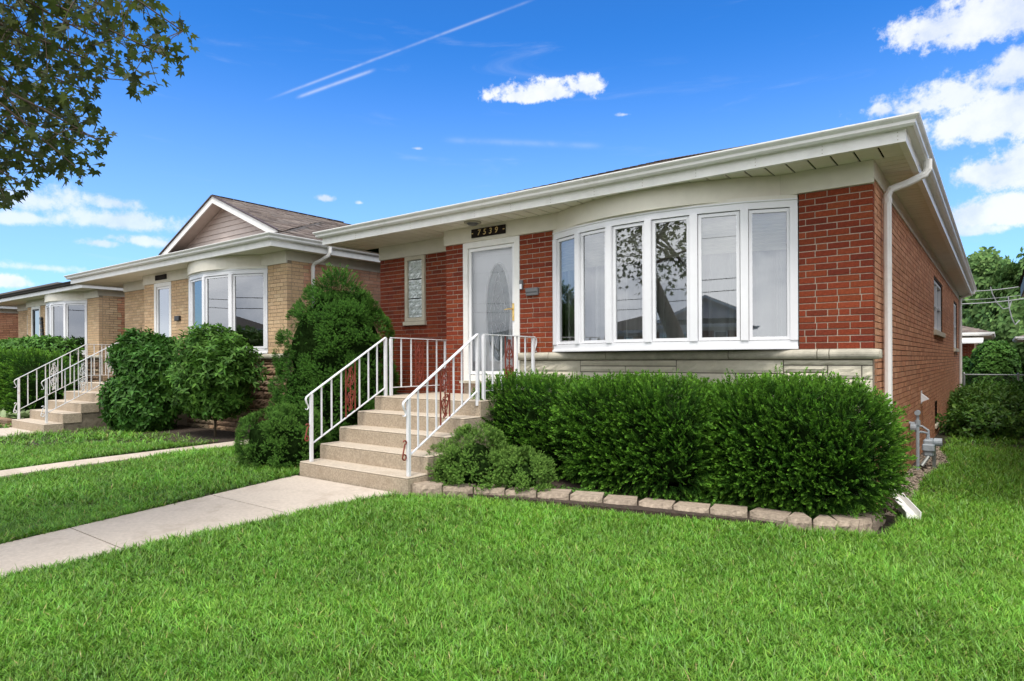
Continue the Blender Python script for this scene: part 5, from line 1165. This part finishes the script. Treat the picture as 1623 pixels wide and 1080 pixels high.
# neighbour on the right: only its dark rear eave shows
rn = thing('neighbour_house', 'right-hand neighbour house with dark brown eave corner', 'house', (1.95, 0, 0)); m = MB(); m.box(0, 7.5, .5, 17.3, -.2, 3.3); m.build('wall', mat('bounce_buff_wall', (.66, .52, .40), .9, .08, 3), rn)  # wall face out of view, its buff made pale to bounce light across the gap
m = MB(); m.sweep([(-.45, 17.75), (-.45, -.2), (8, -.2), (8, 17.75)], [(0, 3.28), (0, 3.62), (-.02, 3.62), (-.02, 3.28)][::1]); m.build('fascia_board', MT['brownfascia'], rn)
m = MB(); m.box(-.44, 7.98, -.18, 17.74, 3.3, 3.34); m.build('soffit', MT['soffit'], rn); m = MB(); m.add([(-.5, -.25, 3.62), (8, -.25, 3.62), (8, 17.8, 3.62), (-.5, 17.8, 3.62), (3.75, 4, 5.0), (3.75, 13.5, 5.0)], [(0, 1, 4), (1, 2, 5, 4), (2, 3, 5), (3, 0, 4, 5), (3, 2, 1, 0)]); m.build('roof', MT['shingle_dark'][0], rn)

# trees beyond
FT = [leafy_tmpl(200+i, 6, .42, .20, up=.5, stem=.2) for i in range(5)]
def far_tree(label, x, y, h, r, m, n, seed, up=.2):
    t = thing('tree', label, 'tree', (x, y, 0), 0, 'trees beyond the garages'); q = np.random.default_rng(seed)
    s = MB(); s.tube([(0, 0, -.2), (0, 0, h*.5), (0, 0, h*.92)], [.22, .14, .03], 8); nb = 22; tips = []
    for i in range(nb):
        z = h*(.12+.82*i/nb); a = q.uniform(0, 6.28); L_ = r*(1-.75*(z/h))*q.uniform(.75, 1.1); e = Vector((math.cos(a)*L_, math.sin(a)*L_, z+L_*q.uniform(.05, .35))); s.tube([(0, 0, z), tuple(e*.5+Vector((0, 0, z*.5))), tuple(e)], [.05, .03, .01], 5); tips.append((e, L_, z))
    s.build('trunk', MT['bark'], t); P = []; D = []
    for i in range(n):
        e, L_, z = tips[q.integers(0, nb)]; u = q.uniform(.15, 1.05); b = Vector((0, 0, z)).lerp(e, u); p = b+Vector(q.normal(size=3))*(.18+.16*r*(1-z/h)*.8+.1); P.append(tuple(p)); D.append((p.x, p.y, abs(L_)*up+.3))
    bulk('crown', FT, P, D, q.uniform(.5, 1.1, n), m, t)
far_tree('dark green tree just right of the rear downspout', .25, 43, 7.9, 3.2, MT['fartree'], 3000, 1)
far_tree('tall light green tree at the right edge', 2.9, 40, 7.6, 3.4, MT['fartree'], 3600, 2)
far_tree('dark spreading tree behind the garage roof', -3.2, 46, 7.4, 3.4, MT['fartree'], 2200, 3)
far_tree('tree standing between the two tallest ones', 1.6, 50, 7.9, 3.6, MT['fartree'], 2400, 4)
far_tree('tree outside the right edge beyond the garage', 7.0, 44, 8.0, 4.0, MT['fartree'], 1800, 5)

# cables
def cable(label, pts, m, r=.012, sag=.0, group=None):
    a, b = Vector(pts[0]), Vector(pts[-1]); q = MB()
    if len(pts) == 2: P = [a.lerp(b, t)-Vector((0, 0, sag*4*t*(1-t))) for t in [i/16 for i in range(17)]]
    else: P = [Vector(p) for p in pts]
    base = P[0]; q.tube([p-base for p in P], r, 5); o = q.build('overhead_cable', m); o.location = base; tag(o, label, 'cable', group); return o
cable('upper overhead cable crossing the trees at right', [at_depth(1500, 462, 29), at_depth(1660, 446, 29)], MT['wire'], .022, .15)
cable('lower overhead cable crossing the trees at right', [at_depth(1500, 482, 29), at_depth(1660, 467, 29)], MT['wire'], .026, .12)
cable('thin overhead cable between the two thicker ones', [at_depth(1500, 476, 29.3), at_depth(1660, 462, 29.3)], MT['wire'], .012, .1)
cable('drooping pale cable loop hung from the overhead cables', [at_depth(1570, 455, 28.8), at_depth(1573, 466, 28.8), at_depth(1580, 480, 28.8), at_depth(1590, 490, 28.8), at_depth(1600, 488, 28.8), at_depth(1603, 478, 28.8)], MT['wire'], .022)
cable('pale cable hanging down to the dome bush side', [at_depth(1598, 470, 28.8), at_depth(1600, 490, 28.8), at_depth(1604, 505, 28.8), at_depth(1609, 515, 28.8), at_depth(1616, 508, 28.8)], MT['wire'], .025)
pole = thing('utility_pole', 'wooden utility pole across the street', 'utility pole', (9.0, -26.5, -.2)); m = MB(); m.tube([(0, 0, 0), (0, 0, 10)], [.16, .11], 10); m.build('shaft', MT['bark'], pole); m = MB(); m.box(-.06, .06, -1.1, 1.1, 9.1, 9.2); m.build('crossarm', MT['bark'], pole)
for i, (yy, z) in enumerate(((-1.0, 9.3), (1.0, 9.3), (0, 8.0), (0.1, 5.9), (.1, 5.3))):
    cable(['street cable on the near end of the crossarm', 'street cable on the far end of the crossarm', 'street cable below the crossarm', 'thick street cable third below the crossarm', 'lowest thick street cable'][i], [(9, -26.5+yy, z), (-38, -26.5+yy, z)], MT['wireblk'], .02 if i > 2 else .012, .9)

# ------------------------------------------------------------------ the street maple whose branches hang into the view
mp = thing('maple_tree', 'maple whose leafy branches hang into the upper left corner', 'tree', (-5.3, -10.3, gzf(-5.3, -10.3))); B = Vector(mp.location)
m = MB(); trunk = [(-3.9, -10.3, -.3), (-4.0, -10.25, .8), (-4.4, -10.1, 2.2), (-4.95, -9.9, 3.6), (-5.5, -9.7, 5.2), (-5.5, -9.6, 7)]
m.tube([Vector(p)-B for p in trunk], [.30, .24, .21, .17, .12, .05], 12)
m.build('trunk', MT['bark'], mp, smooth=True)
poly = [(-40, -40), (262, -40), (262, 6), (255, 30), (285, 20), (306, 38), (312, 66), (303, 92), (285, 118), (262, 132), (236, 146), (214, 156), (202, 140), (186, 108), (172, 88), (170, 120), (150, 160), (164, 196), (182, 215), (170, 250), (152, 272), (126, 290), (96, 288), (76, 262), (50, 300), (30, 322), (10, 326), (-40, 330)]
def inpoly(x, y, pl):
    c = False; n = len(pl); j = n-1
    for i in range(n):
        if (pl[i][1] > y) != (pl[j][1] > y) and x < (pl[j][0]-pl[i][0])*(y-pl[i][1])/(pl[j][1]-pl[i][1])+pl[i][0]: c = not c
        j = i
    return c
def pix(p):
    d = Vector(p)-CAM; s = d.dot(Fv); 
    if s < .2: return None
    a = d.dot(Rv)/s*FPX; b = -d.z/s*FPX; c, q = math.cos(-ROLL), math.sin(-ROLL); return (CXP+a*c-b*q, HY+b*c+a*q)
q = random.Random(77)
hub = [Vector((-5.2, -8.9, 4.6)), Vector((-5.3, -8.6, 3.9)), Vector((-5.0, -8.6, 5.4))]
targets = [(-20, 60), (40, 20), (100, 10), (170, 15), (230, 10), (290, 50), (275, 95), (230, 135), (205, 80), (150, 60), (120, 110), (60, 90), (10, 130), (150, 150), (60, 170), (110, 190), (160, 225), (120, 265), (60, 235), (15, 220), (80, 275), (30, 290), (0, 305), (-20, 260)]
lm = MB(); twigs = []
for i, (px, py) in enumerate(targets):
    e = at_depth(px, py, q.uniform(4.6, 6.4)); h_ = hub[i % 3]; mid = h_.lerp(e, .55)+Vector((q.uniform(-.25, .25), q.uniform(-.25, .25), q.uniform(.05, .4)))
    pts = []; 
    for t in [j/8 for j in range(9)]: pts.append(h_*(1-t)**2+mid*2*t*(1-t)+e*t*t)
    lm.tube([p-B for p in pts], [.035*(1-t/8.6)**1.2+.0025 for t in range(9)], 6); twigs.append(pts)
for h_ in hub: lm.tube([Vector((-5.4, -9.75, 4.4))-B, (Vector((-5.4, -9.75, 4.4)).lerp(h_, .5)+Vector((0, 0, .1)))-B, h_-B], [.08, .06, .04], 8)
P = []; D = []; SC = []
MTm = [maple_tmpl(i) for i in range(8)]
for i in range(3600):
    tw = twigs[q.randrange(len(twigs))]; t = q.uniform(.35, 1.0)*8; a = int(min(7, t)); b = tw[a].lerp(tw[a+1], t-a); r_ = .20+.22*(1-t/8)
    p = b+Vector((q.gauss(0, r_), q.gauss(0, r_), q.gauss(-.04, r_*.75))); pp = pix(p)
    if pp is None: continue
    if -60 < pp[0] < 1700 and pp[1] > -60 and not inpoly(pp[0], pp[1], poly): continue
    P.append(tuple(p-B)); D.append((q.gauss(0, .8), q.gauss(0, .8), -.6)); SC.append(q.uniform(.7, 1.1))
    if i % 4 == 0: lm.tube([b-B, (b.lerp(p, .6)+Vector((0, 0, .02)))-B, p-B], [.004, .003, .0018], 4)
for i in range(1500):
    x = q.uniform(-40, 315); y = q.uniform(-40, 330)
    if not inpoly(x, y, poly): continue
    if q.random() < .12+.5*max(0, (x-170)/140): continue
    P.append(tuple(at_depth(x, y, q.uniform(4.7, 7.0))-B)); D.append((q.gauss(0, .8), q.gauss(0, .8), -.6)); SC.append(q.uniform(.75, 1.2))
for i in range(3600):                                        # the body of the crown, above and beside the camera
    d = Vector((q.gauss(0, 1), q.gauss(0, 1), q.gauss(0, 1))).normalized(); p = Vector((-5.3, -10.4, 5.7))+Vector((d.x*3.4, d.y*2.9, d.z*2.9))*q.uniform(.45, 1.0)
    pp = pix(p)
    if pp and -80 < pp[0] < 1750 and pp[1] > -80 and not inpoly(pp[0], pp[1], poly): continue
    if p.z < 3.3: continue
    P.append(tuple(p-B)); D.append((q.gauss(0, .8), q.gauss(0, .8), -.6)); SC.append(q.uniform(1.0, 1.9))
for i in range(26):
    d = Vector((q.gauss(0, 1), q.gauss(0, 1), q.gauss(.3, 1))).normalized(); e = Vector((-5.3, -10.4, 5.7))+Vector((d.x*3.0, d.y*2.5, d.z*2.5)); pp = pix(e)
    if pp and -80 < pp[0] < 1750 and pp[1] > -80: continue
    s0 = Vector((-5.4, -9.8, 3.6+q.random()*2)); lm.tube([s0-B, (s0.lerp(e, .5)+Vector((0, 0, .2)))-B, e-B], [.06, .035, .01], 6)
lm.build('branches', MT['bark'], mp)
bulk('leaves', MTm, P, D, SC, MT['maple'], mp)

# ------------------------------------------------------------------ grass
def tuft(seed, nb=7, spread=.034, h=(.035, .078), w=.0062):
    r = random.Random(seed); vs = []; fs = []; tt = []
    for i in range(nb):
        a = r.uniform(0, 6.283); rad = spread*math.sqrt(r.random()); bx, by = math.cos(r.uniform(0, 6.283))*rad, math.sin(r.uniform(0, 6.283))*rad
        H_ = r.uniform(*h); lean = r.uniform(.25, 1.35)*H_; d = Vector((math.cos(a), math.sin(a), 0)); s = Vector((-d.y, d.x, 0)).lerp(d, r.uniform(-.3, .3)).normalized(); ww = w*r.uniform(.75, 1.3); o = len(vs)
        curl = r.uniform(-.25, .6)
        for k in range(4):
            u = k/3; p = Vector((bx, by, 0))+d*(lean*u*u)+Vector((0, 0, H_*(u-curl*.35*u*u*u))); wk = ww*(1-.12*u)*(1 if k < 3 else .12); vs += [tuple(p-s*wk/2), tuple(p+s*wk/2)]; tt += [u, u]
        fs += [(o+2*k, o+2*k+1, o+2*k+3, o+2*k+2) for k in range(3)]
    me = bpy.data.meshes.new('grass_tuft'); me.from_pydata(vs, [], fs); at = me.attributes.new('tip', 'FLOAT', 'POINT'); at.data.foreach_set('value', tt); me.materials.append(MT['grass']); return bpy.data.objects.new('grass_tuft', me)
tufts = bpy.data.collections.new('tuft_sources')
for i in range(7): tufts.objects.link(tuft(i))
def edge_y(x):                                             # front line of the edging
    xs = [p[0] for p in path[:9]]; ys = [p[1] for p in path[:9]]; return np.interp(x, xs, ys)
def lawn_mask(X, Y):
    t = (Y+2.36)/(-3.3); wl = -5.93+.33*t; wr = -4.13-.47*t
    right = (X > np.where(Y < -2.3, wr-.0, -4.0)) & (((X < .24) & (Y < edge_y(X)-.05)) | ((X >= .24) & (X < 9)))
    g_ = .16+.24*np.exp(-((Y-3.9)/1.3)**2)
    right &= ~((X < -3.96) & (Y > -2.42))
    right &= ~((Y > -.6) & (X < g_)) & ~((Y > 7.4) & (X < 4)) & (Y < 17) & ~((X > -4.4) & (X < -4.0) & (Y > -2.3))
    right &= ~((X > 1.9) & (Y > .4))
    ml = -9.04+.0*Y+(-.4)*np.clip((-Y)/9, 0, 1)*.0
    sx = -8.78-(.28)*np.clip((12-Y)/21, 0, 1); sl = -9.05-.39*np.clip((12-Y)/21, 0, 1)
    mid = (X < wl) & (X > sx) & (Y < -1.0) & ~((X > -7.5) & (Y > -1.9-.0*X)) & ~((X > -5.95) & (Y > -2.4)) 
    far = (X < sl) & (Y < -1.55) & ~((X > -15.3) & (X < -13.45) & (Y > -2.72)) & ~((X > -15.2) & (X < -13.6) & (Y < -2.7)) & ~((X > -21.5) & (X < -15.6) & (Y > -2.6))
    return (right | mid | far) & (Y > -10.85)
def grass():
    PX = []; 
    for (n, dmin, dmax, sc) in ((52000, 0, 4.3, 1.0), (56000, 4.3, 6.5, 1.05), (52000, 6.5, 10.5, 1.25), (36000, 10.5, 20, 1.7), (12000, 20, 42, 2.6)):
        got = 0; 
        while got < n:
            s = np.sqrt(rng.uniform(max(dmin, 2.2)**2, dmax**2, n)); u = rng.uniform(-1.0, 1.0, n)*1.0
            X = CAM.x+s*(Fv.x+u*Rv.x); Y = CAM.y+s*(Fv.y+u*Rv.y); k = lawn_mask(X, Y); k &= rng.random(n) < .999
            X, Y, s = X[k], Y[k], s[k]
            PX.append(np.stack([X, Y, gz(X, Y)-.004, np.full(len(X), sc)], 1)); got += n     # sampling density, not count
    A_ = np.concatenate(PX); n = len(A_)
    me = bpy.data.meshes.new('lawn_grass'); me.vertices.add(n); me.vertices.foreach_set('co', A_[:, :3].ravel().astype(np.float32))
    low = .80+.35*np.sin(A_[:, 0]*2.1+1.3*np.sin(A_[:, 1]*1.7))*np.sin(A_[:, 1]*2.6+1.1)*.5
    sc = A_[:, 3]*rng.uniform(.7, 1.3, n)*low; a1 = me.attributes.new('scl', 'FLOAT_VECTOR', 'POINT'); a1.data.foreach_set('vector', np.stack([sc, sc, sc*np.where(A_[:, 3] > 1.3, 1.25/A_[:, 3]*1.1, 1.0)], 1).ravel().astype(np.float32))
    rot = np.stack([rng.normal(0, .18, n), rng.normal(0, .18, n), rng.uniform(0, 6.283, n)], 1); a2 = me.attributes.new('rot', 'FLOAT_VECTOR', 'POINT'); a2.data.foreach_set('vector', rot.ravel().astype(np.float32))
    ob = bpy.data.objects.new('lawn_grass', me); COL.objects.link(ob); ob['kind'] = 'stuff'
    ng = bpy.data.node_groups.new('scatter', 'GeometryNodeTree'); ng.interface.new_socket('Geometry', in_out='INPUT', socket_type='NodeSocketGeometry'); ng.interface.new_socket('Geometry', in_out='OUTPUT', socket_type='NodeSocketGeometry')
    N = ng.nodes; L = ng.links; gi = N.new('NodeGroupInput'); go = N.new('NodeGroupOutput'); ip = N.new('GeometryNodeInstanceOnPoints'); ci = N.new('GeometryNodeCollectionInfo'); ci.inputs['Collection'].default_value = tufts; ci.inputs['Separate Children'].default_value = True; ci.inputs['Reset Children'].default_value = True
    ra = N.new('GeometryNodeInputNamedAttribute'); ra.data_type = 'FLOAT_VECTOR'; ra.inputs[0].default_value = 'rot'; sa = N.new('GeometryNodeInputNamedAttribute'); sa.data_type = 'FLOAT_VECTOR'; sa.inputs[0].default_value = 'scl'
    er = N.new('FunctionNodeEulerToRotation'); ri = N.new('FunctionNodeRandomValue'); ri.data_type = 'INT'; 
    for s_ in ri.inputs:
        if s_.type == 'INT' and s_.name == 'Max': s_.default_value = 6
        if s_.type == 'INT' and s_.name == 'Min': s_.default_value = 0
    L.new(gi.outputs[0], ip.inputs['Points']); L.new(ci.outputs[0], ip.inputs['Instance']); ip.inputs['Pick Instance'].default_value = True
    L.new([o for o in ri.outputs if o.type == 'INT'][0], ip.inputs['Instance Index']); L.new(ra.outputs[0], er.inputs[0]); L.new(er.outputs[0], ip.inputs['Rotation']); L.new(sa.outputs[0], ip.inputs['Scale']); L.new(ip.outputs[0], go.inputs[0])
    md = ob.modifiers.new('scatter', 'NODES'); md.node_group = ng
grass()
print('TRIS', sum(len(o.data.polygons) for o in scene.objects if o.type == 'MESH'), 'OBJ', len(scene.objects))
